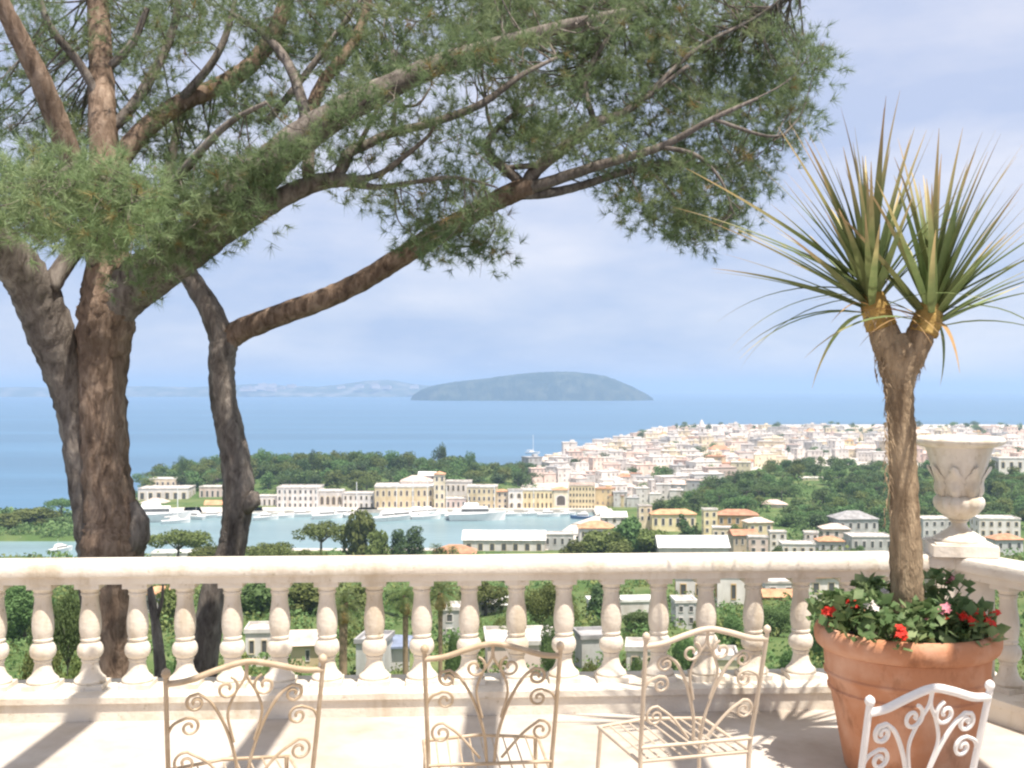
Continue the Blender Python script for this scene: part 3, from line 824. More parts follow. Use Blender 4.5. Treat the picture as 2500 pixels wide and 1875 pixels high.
# crest v: eye-to-crest drop is 1.71-0.93 = 0.78 m
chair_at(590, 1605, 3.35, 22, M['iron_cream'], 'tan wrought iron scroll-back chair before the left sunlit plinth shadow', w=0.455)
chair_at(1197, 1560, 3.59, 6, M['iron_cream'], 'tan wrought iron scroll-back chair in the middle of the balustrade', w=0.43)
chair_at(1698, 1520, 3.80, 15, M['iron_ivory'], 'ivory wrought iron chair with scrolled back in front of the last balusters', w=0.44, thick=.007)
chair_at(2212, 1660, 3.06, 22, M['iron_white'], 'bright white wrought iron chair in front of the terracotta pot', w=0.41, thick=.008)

# ------------------------------------------------------------------ the two stone pines beyond the balustrade
def limb(rows, m, parent, name='branch', n=14, jit=0.05, seg=7):
    A = crom(rows, seg)
    pts = [P(a[0], a[1], a[2]) for a in A]
    mb = MB(); mb.tube(pts, [max(0.002, a[3] / 2 / FPX * a[2]) for a in A], n, jitter=jit)
    into(parent, mb.build(name, m, smooth=True))
    return [(p, a[3]) for p, a in zip(pts, A)]

def in_poly(px, py, poly):
    inside = False
    j = len(poly) - 1
    for i in range(len(poly)):
        xi, yi = poly[i]; xj, yj = poly[j]
        if (yi > py) != (yj > py) and px < (xj - xi) * (py - yi) / (yj - yi) + xi: inside = not inside
        j = i
    return inside

NEEDLE = dict(v=[], n=0)
def tuft_arrays(centres, dirs, length, count, width):
    """needles radiating from each tuft centre about its axis"""
    n = len(centres); N_ = n * count
    c = np.repeat(centres, count, 0); ax = np.repeat(dirs, count, 0)
    d = ax * 0.75 + rng.normal(0, 0.62, (N_, 3))
    d /= np.linalg.norm(d, axis=1)[:, None]
    L_ = np.repeat(length, count)[:, None] * rng.uniform(0.7, 1.1, (N_, 1))
    sd = np.cross(d, rng.normal(0, 1, (N_, 3))); sd /= np.linalg.norm(sd, axis=1)[:, None]
    st = c + ax * rng.uniform(-0.03, 0.01, (N_, 1))
    v = np.stack([st - sd * width, st + sd * width, st + d * L_], 1).reshape(-1, 3)
    return v, np.arange(N_ * 3).reshape(-1, 3)

def needles_object(name, parent, clumps, m, per=15, count=24, rad=(0.12, 0.12, 0.09), length=(0.07, 0.11), width=0.0022, dryness=0.10):
    cs = np.array([c for c in clumps])
    n = len(cs)
    off = rng.normal(0, 1, (n * per, 3)) * np.array(rad)
    c = np.repeat(cs, per, 0) + off
    d = off / np.array(rad) * 0.35 + np.array([0.0, -0.15, 0.35]) + rng.normal(0, .35, (n * per, 3))
    d /= np.linalg.norm(d, axis=1)[:, None]
    L_ = rng.uniform(*length, n * per)
    v, f = tuft_arrays(c, d, L_, count, width)
    tone = np.repeat((rng.uniform(0, 1, n * per) < dryness) * rng.uniform(0.4, 1.0, n * per), count * 3)
    me = tri_mesh(name, v, f, m, attr=tone)
    o = link(name, me); into(parent, o); tag(o, kind='stuff')
    return c

def scatter(poly, n, y0, y1, rr, spacing=34, keep=None):
    us_ = [p[0] for p in poly]; vs_ = [p[1] for p in poly]
    out, tries = [], 0
    while len(out) < n and tries < n * 60:
        tries += 1
        u, v = rr.uniform(min(us_), max(us_)), rr.uniform(min(vs_), max(vs_))
        if not in_poly(u, v, poly): continue
        if keep and not keep(u, v): continue
        if any((u - a) ** 2 + (v - b) ** 2 < spacing ** 2 for a, b, _ in out): continue
        out.append((u, v, rr.uniform(y0, y1)))
    return out

def twigs_object(parent, clumps, skel, m, rr, maxlen=1.1):
    sk = np.array([tuple(p) for p, w in skel])
    mb = MB()
    for c in clumps:
        cv = Vector(c)
        # prefer a limb point nearer the trunk side so twigs fan outwards
        dd = np.linalg.norm(sk - np.array(c), axis=1)
        q = Vector(sk[int(np.argmin(dd + rng.uniform(0, 0.25, len(dd))))])
        L_ = (cv - q).length
        if L_ < 0.04 or L_ > maxlen * 2: continue
        mid = q.lerp(cv, 0.5) + Vector((rr.uniform(-.1, .1), rr.uniform(-.1, .1), -0.10 * L_ + rr.uniform(-.06, .06)))
        r = 0.0035 + 0.0055 * min(1, L_)
        A = crom([tuple(q), tuple(mid), tuple(cv)], 4)
        mb.tube([Vector(a) for a in A], list(np.linspace(r, 0.003, len(A))), 5, cap=False)
        for _ in range(2):                                # fine forks
            s0 = q.lerp(cv, rr.uniform(.6, .95)); e = cv + Vector((rr.gauss(0, .11), rr.gauss(0, .11), rr.gauss(0.02, .09)))
            mb.tube([s0.lerp(cv, .3), s0.lerp(e, .55), e], [0.003, .002, .0014], 4, cap=False)
    o = mb.build('twigs', m); into(parent, o); tag(o, kind='stuff')

def holes(seed, scale=0.012, thr=0.36):
    from mathutils import noise
    return lambda u, v: noise.noise(Vector((u * scale, v * scale * 1.3, seed))) * .5 + .5 > thr

def make_pine_1():
    Y = 7.9
    t = tag(empty('stone_pine', P(275, 1700, Y)), 'thick double-stemmed stone pine rising behind the balustrade with heavy spreading boughs', 'pine tree')
    B, G = M['bark'], M['bark_grey']
    sk = []
    sk += limb([(262, 1760, 8.0, 120), (255, 1600, 8.0, 96), (240, 1400, 8.0, 92), (228, 1290, 8.0, 88), (212, 1180, 8.0, 88), (196, 1060, 8.0, 90), (176, 970, 7.97, 92), (150, 890, 7.92, 100), (122, 810, 7.85, 112), (92, 730, 7.75, 112), (52, 660, 7.6, 106), (-10, 590, 7.4, 100), (-100, 510, 7.1, 92)], G, t, 'trunk', 20, 0.07)
    sk += limb([(285, 1760, 7.95, 150), (285, 1600, 7.95, 122), (280, 1430, 7.95, 125), (276, 1340, 7.95, 150), (280, 1280, 7.95, 138), (268, 1220, 7.95, 122), (258, 1120, 7.95, 112), (252, 1000, 7.95, 112), (252, 880, 7.93, 118), (258, 790, 7.9, 136), (266, 720, 7.9, 130), (266, 640, 7.9, 104), (258, 560, 7.95, 88), (258, 450, 8.05, 74), (250, 300, 8.2, 66), (246, 150, 8.4, 58), (240, 0, 8.6, 50), (236, -160, 8.8, 40)], B, t, 'trunk', 22, 0.08)
    into(t, (lambda mb: (mb.tube([P(318, 1362, 7.9), P(335, 1310, 7.9), P(338, 1270, 7.9), P(325, 1225, 7.9)], [.05, .09, .08, .03], 14, jitter=.12), mb)[1])(MB()).build('burl', G, smooth=True))
    # heavy bough to the right
    Bl = limb([(262, 770, 7.9, 110), (320, 705, 7.85, 118), (400, 645, 7.75, 116), (480, 585, 7.65, 112), (550, 520, 7.55, 108), (625, 440, 7.45, 98), (715, 352, 7.4, 84), (830, 275, 7.4, 70), (960, 208, 7.45, 60), (1085, 152, 7.5, 50), (1210, 112, 7.6, 40), (1380, 62, 7.7, 28), (1560, 20, 7.8, 14)], G, t, 'branch', 18, 0.06); sk += Bl
    sk += limb([(505, 590, 7.62, 70), (610, 528, 7.6, 58), (700, 476, 7.6, 50), (775, 446, 7.6, 44), (840, 440, 7.6, 34), (905, 456, 7.6, 16), (963, 452, 7.6, 12), (1085, 434, 7.55, 11), (1150, 440, 7.5, 8), (1215, 458, 7.5, 4)], G, t, 'branch', 12)
    sk += limb([(815, 445, 7.6, 26), (838, 405, 7.62, 30), (855, 372, 7.65, 28), (905, 348, 7.7, 25), (955, 325, 7.72, 23), (1065, 297, 7.78, 21), (1178, 252, 7.85, 19), (1268, 187, 7.9, 14), (1360, 140, 8.0, 8)], G, t, 'branch', 10)
    sk += limb([(850, 440, 7.6, 20), (922, 427, 7.58, 16), (987, 382, 7.5, 14), (1044, 334, 7.45, 10), (1066, 300, 7.4, 6)], G, t, 'branch', 8)
    sk += limb([(871, 362, 7.66, 14), (895, 318, 7.6, 12), (932, 244, 7.5, 9), (950, 200, 7.45, 6)], G, t, 'branch', 8)
    sk += limb([(959, 324, 7.72, 14), (964, 270, 7.7, 12), (972, 216, 7.7, 9), (960, 120, 7.7, 5)], G, t, 'branch', 8)
    sk += limb([(972, 260, 7.7, 8), (1020, 255, 7.7, 7), (1050, 215, 7.7, 4)], G, t, 'branch', 6)
    # boughs rising to the upper left
    sk += limb([(262, 440, 8.05, 52), (330, 340, 8.2, 50), (430, 258, 8.35, 46), (530, 212, 8.5, 44), (615, 155, 8.6, 42), (678, 60, 8.7, 38), (720, -80, 8.8, 30)], B, t, 'branch', 12)
    sk += limb([(560, 500, 7.7, 46), (660, 395, 7.9, 42), (742, 300, 8.05, 36), (790, 200, 8.2, 30), (870, 90, 8.3, 26), (915, -60, 8.4, 18)], B, t, 'branch', 12)
    sk += limb([(752, 430, 7.58, 30), (752, 335, 7.7, 30), (735, 240, 7.85, 28), (700, 150, 8.0, 25), (640, 80, 8.1, 18), (560, 30, 8.2, 10)], G, t, 'branch', 10)
    sk += limb([(650, 300, 8.1, 20), (712, 225, 8.1, 19), (770, 150, 8.15, 17), (830, 70, 8.2, 14), (880, 0, 8.2, 10)], G, t, 'branch', 8)
    sk += limb([(235, 560, 7.8, 60), (190, 430, 7.7, 58), (142, 305, 7.6, 56), (102, 203, 7.5, 52), (58, 115, 7.4, 48), (10, 20, 7.3, 42), (-40, -100, 7.2, 34)], B, t, 'branch', 12)
    sk += limb([(118, 705, 7.7, 52), (165, 635, 7.8, 46), (220, 570, 7.9, 42), (290, 500, 8.0, 30)], G, t, 'branch', 10)
    sk += limb([(258, 330, 8.2, 30), (330, 250, 8.3, 28), (395, 140, 8.45, 24), (430, 40, 8.5, 20), (440, -80, 8.6, 14)], G, t, 'branch', 8)
    sk += limb([(250, 250, 8.25, 26), (190, 150, 8.2, 22), (120, 60, 8.1, 18), (80, -60, 8.1, 12)], G, t, 'branch', 8)
    sk += limb([(248, 180, 8.35, 22), (320, 110, 8.4, 20), (360, 20, 8.4, 14)], G, t, 'branch', 8)
    sk += limb([(430, 258, 8.35, 24), (520, 150, 8.3, 20), (560, 60, 8.3, 16), (580, -40, 8.3, 10)], G, t, 'branch', 8)
    sk += limb([(290, 600, 7.7, 30), (380, 500, 7.4, 26), (480, 380, 7.2, 22), (560, 300, 7.1, 16), (650, 250, 7.0, 10)], G, t, 'branch', 8)
    rr = random.Random(21)
    k1 = holes(1.3, 0.010, 0.49)
    cl = scatter([(-80, -100), (760, -100), (800, 150), (640, 330), (560, 470), (380, 560), (-80, 420)], 180, 7.9, 9.8, rr, 31, k1)
    cl += scatter([(760, -100), (1300, -100), (1280, 110), (1080, 170), (960, 240), (780, 230)], 80, 7.6, 9.2, rr, 27, holes(4.1, 0.012, .40))
    cl += scatter([(330, 470), (620, 380), (640, 520), (500, 610), (350, 680), (300, 640)], 32, 7.0, 7.6, rr, 26)
    cl += scatter([(850, 250), (1150, 260), (1230, 420), (1180, 460), (900, 480), (780, 470)], 16, 7.3, 7.9, rr, 45)
    cl += scatter([(960, 460), (1130, 440), (1215, 480), (1220, 560), (1140, 640), (1010, 620)], 15, 7.3, 8.2, rr, 42)
    for a in Bl[20:]:
        if rr.random() < .3: cl.append((CX + a[0].x / a[0].y * FPX + rr.uniform(-50, 50), V0 - (a[0].z - EYE) / a[0].y * FPX + rr.uniform(-45, 40), rr.uniform(6.9, 7.3)))
    pts = [tuple(P(*c)) for c in cl]
    needles_object('needles', t, pts, M['needle'], per=23, count=24, rad=(.105, .105, .075), dryness=.05)
    twigs_object(t, pts, sk, G, rr)
    lo = scatter([(-60, 420), (120, 385), (330, 420), (385, 500), (350, 580), (240, 600), (60, 575), (-60, 550)], 78, 6.0, 6.9, rr, 21)
    pts2 = [tuple(P(*c)) for c in lo]
    sk2 = limb([(230, 640, 7.8, 40), (215, 520, 7.3, 34), (205, 440, 6.9, 26), (190, 400, 6.5, 18), (120, 440, 6.4, 12)], G, t, 'branch', 8)
    sk2 += limb([(200, 430, 6.8, 22), (260, 440, 6.5, 16), (330, 480, 6.4, 9)], G, t, 'branch', 8)
    needles_object('needles', t, pts2, M['needle_bright'], per=15, count=24, rad=(.10, .10, .06), dryness=.05)
    twigs_object(t, pts2, sk2, G, rr)
make_pine_1()

def make_pine_2():
    t = tag(empty('stone_pine', P(495, 1690, 8.7)), 'slender forked stone pine with one long bare bough reaching over the view', 'pine tree')
    G, B = M['bark_grey'], M['bark']
    sk = []
    sk += limb([(492, 1760, 8.7, 70), (500, 1600, 8.7, 68), (524, 1450, 8.7, 70), (560, 1360, 8.7, 68), (574, 1290, 8.7, 68), (582, 1205, 8.7, 76), (576, 1130, 8.7, 72), (561, 1050, 8.7, 68), (546, 980, 8.7, 64), (541, 900, 8.7, 63), (545, 850, 8.7, 68), (548, 812, 8.7, 62)], G, t, 'trunk', 18, 0.06)
    into(t, (lambda mb: (mb.tube([P(600, 1245, 8.65), P(617, 1222, 8.62), P(622, 1200, 8.62)], [.05, .065, .03], 12, jitter=.1), mb)[1])(MB()).build('burl', G, smooth=True))
    sk += limb([(546, 840, 8.7, 62), (518, 765, 8.7, 57), (482, 706, 8.72, 51), (452, 655, 8.75, 45), (428, 600, 8.8, 40), (410, 500, 8.9, 32), (420, 380, 9.0, 24), (450, 250, 9.1, 16)], G, t, 'branch', 14)
    sk += limb([(548, 838, 8.7, 60), (585, 808, 8.7, 58), (680, 770, 8.65, 54), (790, 730, 8.6, 52), (880, 688, 8.55, 50), (960, 640, 8.5, 50), (1050, 582, 8.45, 52), (1130, 536, 8.4, 50), (1200, 496, 8.35, 48), (1262, 466, 8.3, 52), (1300, 455, 8.3, 44)], B, t, 'branch', 16)
    sk += limb([(1280, 462, 8.3, 36), (1309, 415, 8.3, 34), (1370, 366, 8.3, 30), (1451, 301, 8.35, 27), (1512, 281, 8.4, 22), (1573, 240, 8.45, 16), (1680, 160, 8.5, 10)], G, t, 'branch', 10)
    sk += limb([(1285, 460, 8.3, 34), (1329, 448, 8.25, 30), (1451, 407, 8.2, 25), (1614, 358, 8.1, 19), (1740, 290, 8.0, 13), (1850, 240, 8.0, 8)], G, t, 'branch', 10)
    sk += limb([(1280, 472, 8.3, 32), (1330, 472, 8.35, 26), (1410, 456, 8.5, 21), (1573, 407, 8.7, 17), (1700, 400, 8.8, 12), (1800, 420, 8.9, 6)], G, t, 'branch', 10)
    sk += limb([(1280, 462, 8.3, 28), (1262, 438, 8.3, 27), (1227, 407, 8.3, 24), (1191, 370, 8.3, 20), (1203, 326, 8.3, 17), (1256, 277, 8.3, 12), (1280, 255, 8.3, 7)], G, t, 'branch', 10)
    sk += limb([(1205, 326, 8.3, 10), (1190, 280, 8.3, 9), (1185, 230, 8.3, 6)], G, t, 'branch', 6)
    sk += limb([(1235, 410, 8.3, 13), (1290, 405, 8.25, 14), (1340, 398, 8.2, 8)], G, t, 'branch', 6)
    sk += limb([(1451, 301, 8.35, 16), (1430, 200, 8.4, 14), (1480, 100, 8.4, 12), (1560, 0, 8.4, 8)], G, t, 'branch', 8)
    sk += limb([(1614, 358, 8.1, 13), (1700, 380, 8.0, 11), (1760, 440, 8.0, 7), (1790, 520, 8.0, 4)], G, t, 'branch', 8)
    sk += limb([(1573, 407, 8.7, 11), (1640, 470, 8.6, 8), (1680, 540, 8.6, 5)], G, t, 'branch', 8)
    sk += limb([(1573, 240, 8.45, 14), (1700, 120, 8.5, 11), (1850, 40, 8.6, 8), (1950, -40, 8.6, 5)], G, t, 'branch', 8)
    sk += limb([(1740, 290, 8.0, 10), (1860, 330, 8.0, 8), (1920, 330, 8.0, 4)], G, t, 'branch', 8)
    sk += limb([(1070, 575, 8.45, 10), (1100, 600, 8.4, 7), (1160, 600, 8.3, 5), (1190, 590, 8.3, 3)], G, t, 'branch', 6)
    rr = random.Random(33)
    cl = scatter([(1180, -100), (1985, -100), (1975, 60), (1990, 165), (1940, 215), (1700, 260), (1450, 240), (1250, 200), (1120, 110)], 225, 8.2, 10.2, rr, 26, holes(2.2, .016, .42))
    cl += scatter([(1240, 190), (1700, 230), (1945, 200), (1945, 290), (1905, 360), (1885, 390), (1845, 470), (1810, 520), (1760, 550), (1690, 570), (1640, 560), (1560, 530), (1500, 440), (1380, 400), (1260, 380)], 128, 7.9, 9.6, rr, 28, holes(7.7, .017, .53))
    cl += scatter([(1150, 380), (1270, 280), (1400, 350), (1300, 400)], 10, 7.9, 8.6, rr, 40)
    cl += [(1690, 560, 8.4), (1660, 545, 8.5), (1740, 560, 8.2), (1765, 575, 8.2), (1640, 520, 8.4), (1720, 530, 8.2), (1775, 540, 8.3), (1560, 520, 8.6), (1590, 535, 8.6), (1530, 490, 8.6),
           (1060, 560, 8.4), (1020, 590, 8.4), (1090, 610, 8.3), (1170, 600, 8.3), (1195, 570, 8.3), (1180, 620, 8.3), (1130, 590, 8.4), (1030, 540, 8.4), (1980, 130, 8.1), (1990, 165, 8.1), (1940, 260, 8.2), (1930, 320, 8.2)]
    pts = [tuple(P(*c)) for c in cl]
    needles_object('needles', t, pts, M['needle'], per=23, count=24, rad=(.105, .105, .075), dryness=.05)
    twigs_object(t, pts, sk, G, rr)
make_pine_2()

t = tag(empty('bare_trunk', P(385, 1680, 9.6)), 'thin dark leaning bare trunk beside the thick pine below the handrail', 'tree')
limb([(398, 1740, 9.6, 40), (392, 1640, 9.6, 30), (382, 1540, 9.6, 24), (370, 1460, 9.6, 18), (362, 1405, 9.6, 10)], M['bark_grey'], t, 'trunk', 10)
limb([(378, 1520, 9.6, 12), (395, 1470, 9.6, 9), (398, 1425, 9.6, 5)], M['bark_grey'], t, 'branch', 8)

# ------------------------------------------------------------------ tree prototypes for the slope, the harbour and the woods
def crown_arrays(lobes, n, size, rr):
    """leaf-clump quads on and inside a set of ellipsoid lobes"""
    w = np.array([l[3] * l[4] * l[5] for l in lobes]) ** (2 / 3); w /= w.sum()
    pick = rr.choice(len(lobes), n, p=w)
    Lb = np.array(lobes)[pick]
    d = rr.normal(0, 1, (n, 3)); d /= np.linalg.norm(d, axis=1)[:, None]
    rad = rr.uniform(0.45, 1.0, n)[:, None] ** 0.5 * rr.uniform(0.9, 1.08, (n, 1))
    c = Lb[:, :3] + d * Lb[:, 3:6] * rad
    nr = d + rr.normal(0, .55, (n, 3)); nr /= np.linalg.norm(nr, axis=1)[:, None]
    a = np.cross(nr, rr.normal(0, 1, (n, 3))); a /= np.linalg.norm(a, axis=1)[:, None]
    b = np.cross(nr, a)
    s = size * rr.uniform(0.6, 1.3, (n, 1))
    v = np.stack([c - a * s, c - b * s * .6, c + a * s, c + b * s * .6], 1).reshape(-1, 3)
    return v, np.arange(n * 4).reshape(n, 4)

def crown_mesh(kind, n, seed, m):
    rr = np.random.default_rng(seed)
    lobes = []
    if kind == 'round':
        for i in range(11):
            a = rr.uniform(0, 6.28); q = rr.uniform(0.1, 0.33); z = rr.uniform(0.36, 0.80)
            s = rr.uniform(0.15, 0.25) * (1.15 - abs(z - .55))
            lobes.append((q * math.cos(a), q * math.sin(a), z, s, s, s * .85))
        size = 0.036
    elif kind == 'wood':
        for i in range(14):
            a = rr.uniform(0, 6.28); z = rr.uniform(0.14, 0.80); q = rr.uniform(0.05, 0.33) * (1.1 - abs(z - .42))
            s = rr.uniform(0.17, 0.27) * (1.15 - abs(z - .45))
            lobes.append((q * math.cos(a), q * math.sin(a), z, s, s, s * .85))
        size = 0.05
    elif kind == 'umbrella':
        for i in range(12):
            a = rr.uniform(0, 6.28); q = rr.uniform(0.05, 0.42); z = 0.80 - 0.55 * q * q - rr.uniform(0, .06)
            s = rr.uniform(0.13, 0.20)
            lobes.append((q * math.cos(a), q * math.sin(a), z, s, s, s * .9))
        size = 0.028
    elif kind == 'column':
        for i in range(10):
            z = 0.12 + 0.8 * (i + .5) / 10; s = 0.17 * (1.0 if z < .6 else (1.5 - z) / .95)
            lobes.append((rr.uniform(-.03, .03), rr.uniform(-.03, .03), z, s * rr.uniform(.85, 1.1), s, .1))
        size = 0.024
    elif kind == 'conifer':
        for i in range(12):
            z = 0.12 + 0.82 * (i + .5) / 12; s = 0.30 * (1.05 - z)
            a = rr.uniform(0, 6.28)
            lobes.append((.06 * math.cos(a), .06 * math.sin(a), z, s * rr.uniform(.8, 1.2), s * rr.uniform(.8, 1.2), .07))
        size = 0.028
    else:  # bush
        for i in range(9):
            a = rr.uniform(0, 6.28); q = rr.uniform(0.0, 0.4); z = rr.uniform(0.2, 0.72) * (1 - q * .6)
            s = rr.uniform(0.16, 0.28)
            lobes.append((q * math.cos(a), q * math.sin(a), z, s, s, s * .9))
        size = 0.04
    v, f = crown_arrays(lobes, n, size * math.sqrt(min(1.0, 2400 / n)), rr)
    v[:, 2] = np.maximum(v[:, 2], 0.0)
    sp = v[:, :2]; ext = np.abs(sp).max() * 2
    v[:, :2] /= ext                                     # unit width, unit height
    v[:, 2] /= v[:, 2].max()
    return v, f

def trunk_rows(kind, seed):
    rr = random.Random(seed)
    mb = MB()
    if kind == 'umbrella':
        mb.tube([(0, 0, 0), (.01, 0, .3), (0, .01, .55), (0, 0, .66)], [.03, .024, .02, .014], 7)
        for i in range(7):
            a = i * .9 + rr.uniform(-.2, .2)
            mb.tube([(0, 0, .52), (.12 * math.cos(a), .12 * math.sin(a), .64), (.3 * math.cos(a), .3 * math.sin(a), .78)], [.013, .010, .004], 5)
    else:
        top = dict(round=.7, wood=.6, column=.85, conifer=.9, bush=.5)[kind]
        mb.tube([(0, 0, 0), (.01, .005, top * .4), (-.005, .01, top * .75), (0, 0, top)], [.035, .028, .018, .008], 7)
        for i in range(6):
            a = i * 1.05; z = top * (.35 + .08 * i)
            q = dict(round=.28, wood=.25, column=.07, conifer=.14, bush=.25)[kind]
            mb.tube([(0, 0, z), (q * math.cos(a), q * math.sin(a), z + .16)], [.014, .004], 5)
    return mb

PROTO = {}
def proto(kind, tone, seed, dense):
    key = (kind, tone, seed, dense)
    if key not in PROTO:
        v, f = crown_mesh(kind, dense, seed, None)
        cm = tri_mesh('crown', v, f, M['leaf_' + tone])
        tm = trunk_rows(kind, seed).mesh('trunk', M['bark_grey'], True)
        # joined version for far copies
        n0 = len(v)
        tv = np.array([tuple(x.co) for x in tm.vertices]); tf = np.array([tuple(p.vertices) for p in tm.polygons if len(p.vertices) == 4])
        jm = tri_mesh('tree', np.vstack([v, tv]), np.vstack([f, tf + n0]), [M['leaf_' + tone], M['bark_grey']], mi=np.concatenate([np.zeros(len(f)), np.ones(len(tf))]))
        PROTO[key] = (cm, tm, jm)
    return PROTO[key]

def gz(x, y): return float(land_z(x, y))

def tree(name, kind, tone, u, vtop, wpx, Y, label, cat='tree', group=None, dense=2400, base=None, parts=True):
    x = (u - CX) / FPX * Y
    z0 = gz(x, Y) if base is None else base
    if z0 < -1: z0 = 1.0
    ztop = EYE - (vtop - V0) / FPX * Y
    hgt = max(1.2, ztop - z0 + 0.3); wid = wpx / FPX * Y
    seed = random.randint(0, 2)
    cm, tm, jm = proto(kind, tone, seed, dense)
    rz = random.uniform(0, 6.28)
    if parts:
        o = empty(name, (x, Y, z0 - 0.3), rz)
        a = link('trunk', tm, o); a.scale = (wid * (.8 if kind != 'umbrella' else .9), wid * .8, hgt)
        c = link('crown', cm, o); c.scale = (wid, wid, hgt)
    else:
        o = link(name, jm, None, (x, Y, z0 - 0.3), (0, 0, rz), (wid, wid, hgt))
    return tag(o, label, cat, group)

def palm_protos():
    out = []
    for sd in range(2):
        rr = random.Random(sd + 50)
        mb = MB()
        for k_ in range(34):
            az = k_ * 2.4; el = R(70 - 105 * (k_ / 34)); L_ = rr.uniform(.85, 1.05)
            pts = []
            for i in range(7):
                f = i / 6
                a = el - f * f * R(75)
                if i == 0: p = Vector((0, 0, 0))
                else: p = pts[-1] + Vector((math.cos(az) * math.cos(a), math.sin(az) * math.cos(a), math.sin(a))) * L_ / 6
                pts.append(p)
            side = Vector((-math.sin(az), math.cos(az), 0))
            for i in range(1, 6):
                for s in (-1, 1):
                    for q in (0, .5):
                        p = pts[i].lerp(pts[i + 1], q); d = (pts[i + 1] - pts[i]).normalized()
                        w = .19 * math.sin(math.pi * min(.97, (i + q) / 6.6))
                        e = p + side * s * w + d * w * .7 - Vector((0, 0, w * .45))
                        mb.add([p - d * .02, p + d * .035, e], [(0, 1, 2)])
        cm = mb.mesh('fronds', M['frond'])
        tb = MB(); tb.tube([(0, 0, 0), (.01, 0, .3), (0, .01, .65), (0, 0, 1)], [1.1, .9, .85, 1.0], 10, jitter=.08)
        sk_ = MB()
        for k_ in range(26):                             # skirt of dead fronds
            az = k_ * 2.4
            d = Vector((math.cos(az), math.sin(az), 0))
            s = Vector((-d.y, d.x, 0)) * .05
            sk_.add([d * .06 - s, d * .06 + s, d * .22 + s * .6 + Vector((0, 0, -.45)), d * .16 - s + Vector((0, 0, -.6))], [(0, 1, 2, 3)])
        out.append((cm, tb.mesh('trunk', M['fibre'], True), sk_.mesh('dead_fronds', M['dry_blade'])))
    return out
PALMS = palm_protos()
def palm(u, v, Y, R_, label, skirt=True, tr=0.25):
    x = (u - CX) / FPX * Y; zc = EYE - (v - V0) / FPX * Y
    z0 = gz(x, Y)
    o = empty('palm_tree', (x, Y, z0 - .2), random.uniform(0, 6))
    cm, tm, sm = random.choice(PALMS)
    a = link('trunk', tm, o); a.scale = (tr, tr, zc - z0 + .2)
    b = link('fronds', cm, o, (0, 0, zc - z0 + .2)); b.scale = (R_,) * 3
    if skirt:
        c = link('dead_fronds', sm, o, (0, 0, zc - z0 + .2)); c.scale = (R_,) * 3
    return tag(o, label, 'palm tree', 'palms below the terrace')

# ------------------------------------------------------------------ buildings
WIN = {}
def window_mesh(kind, frame):
    key = (kind, frame)
    if key in WIN: return WIN[key]
    mb = MB()      # unit width and height, facing -y, origin at the bottom centre
    t = .10
    if kind == 'arch':
        n = 8
        outer = [(-.5, 0), (-.5, .72)] + [(-.5 * math.cos(math.pi * i / n), .72 + .28 * math.sin(math.pi * i / n)) for i in range(1, n)] + [(.5, .72), (.5, 0)]
    else:
        outer = [(-.5, 0), (-.5, 1), (.5, 1), (.5, 0)]
    inner = [(x * (1 - 2 * t), max(t * .5, z * (1 - t * .9))) for x, z in outer]
    k_ = len(outer)
    vs = [(x, -.10, z) for x, z in outer] + [(x, -.10, z) for x, z in inner] + [(x, -.02, z) for x, z in inner] + [(x, 0.05, z) for x, z in outer]
    fs = [(i, (i + 1) % k_, k_ + (i + 1) % k_, k_ + i) for i in range(k_)] + [(k_ + i, k_ + (i + 1) % k_, 2 * k_ + (i + 1) % k_, 2 * k_ + i) for i in range(k_)] + [(i, 3 * k_ + i, 3 * k_ + (i + 1) % k_, (i + 1) % k_) for i in range(k_)]
    mb.add(vs, fs, 0)
    mb.add([(x, -.02, z) for x, z in inner], [tuple(range(k_))], 1)
    WIN[key] = mb.mesh('window', [M[frame], M['glass'] if kind != 'arch' else M['dark']])
    return WIN[key]

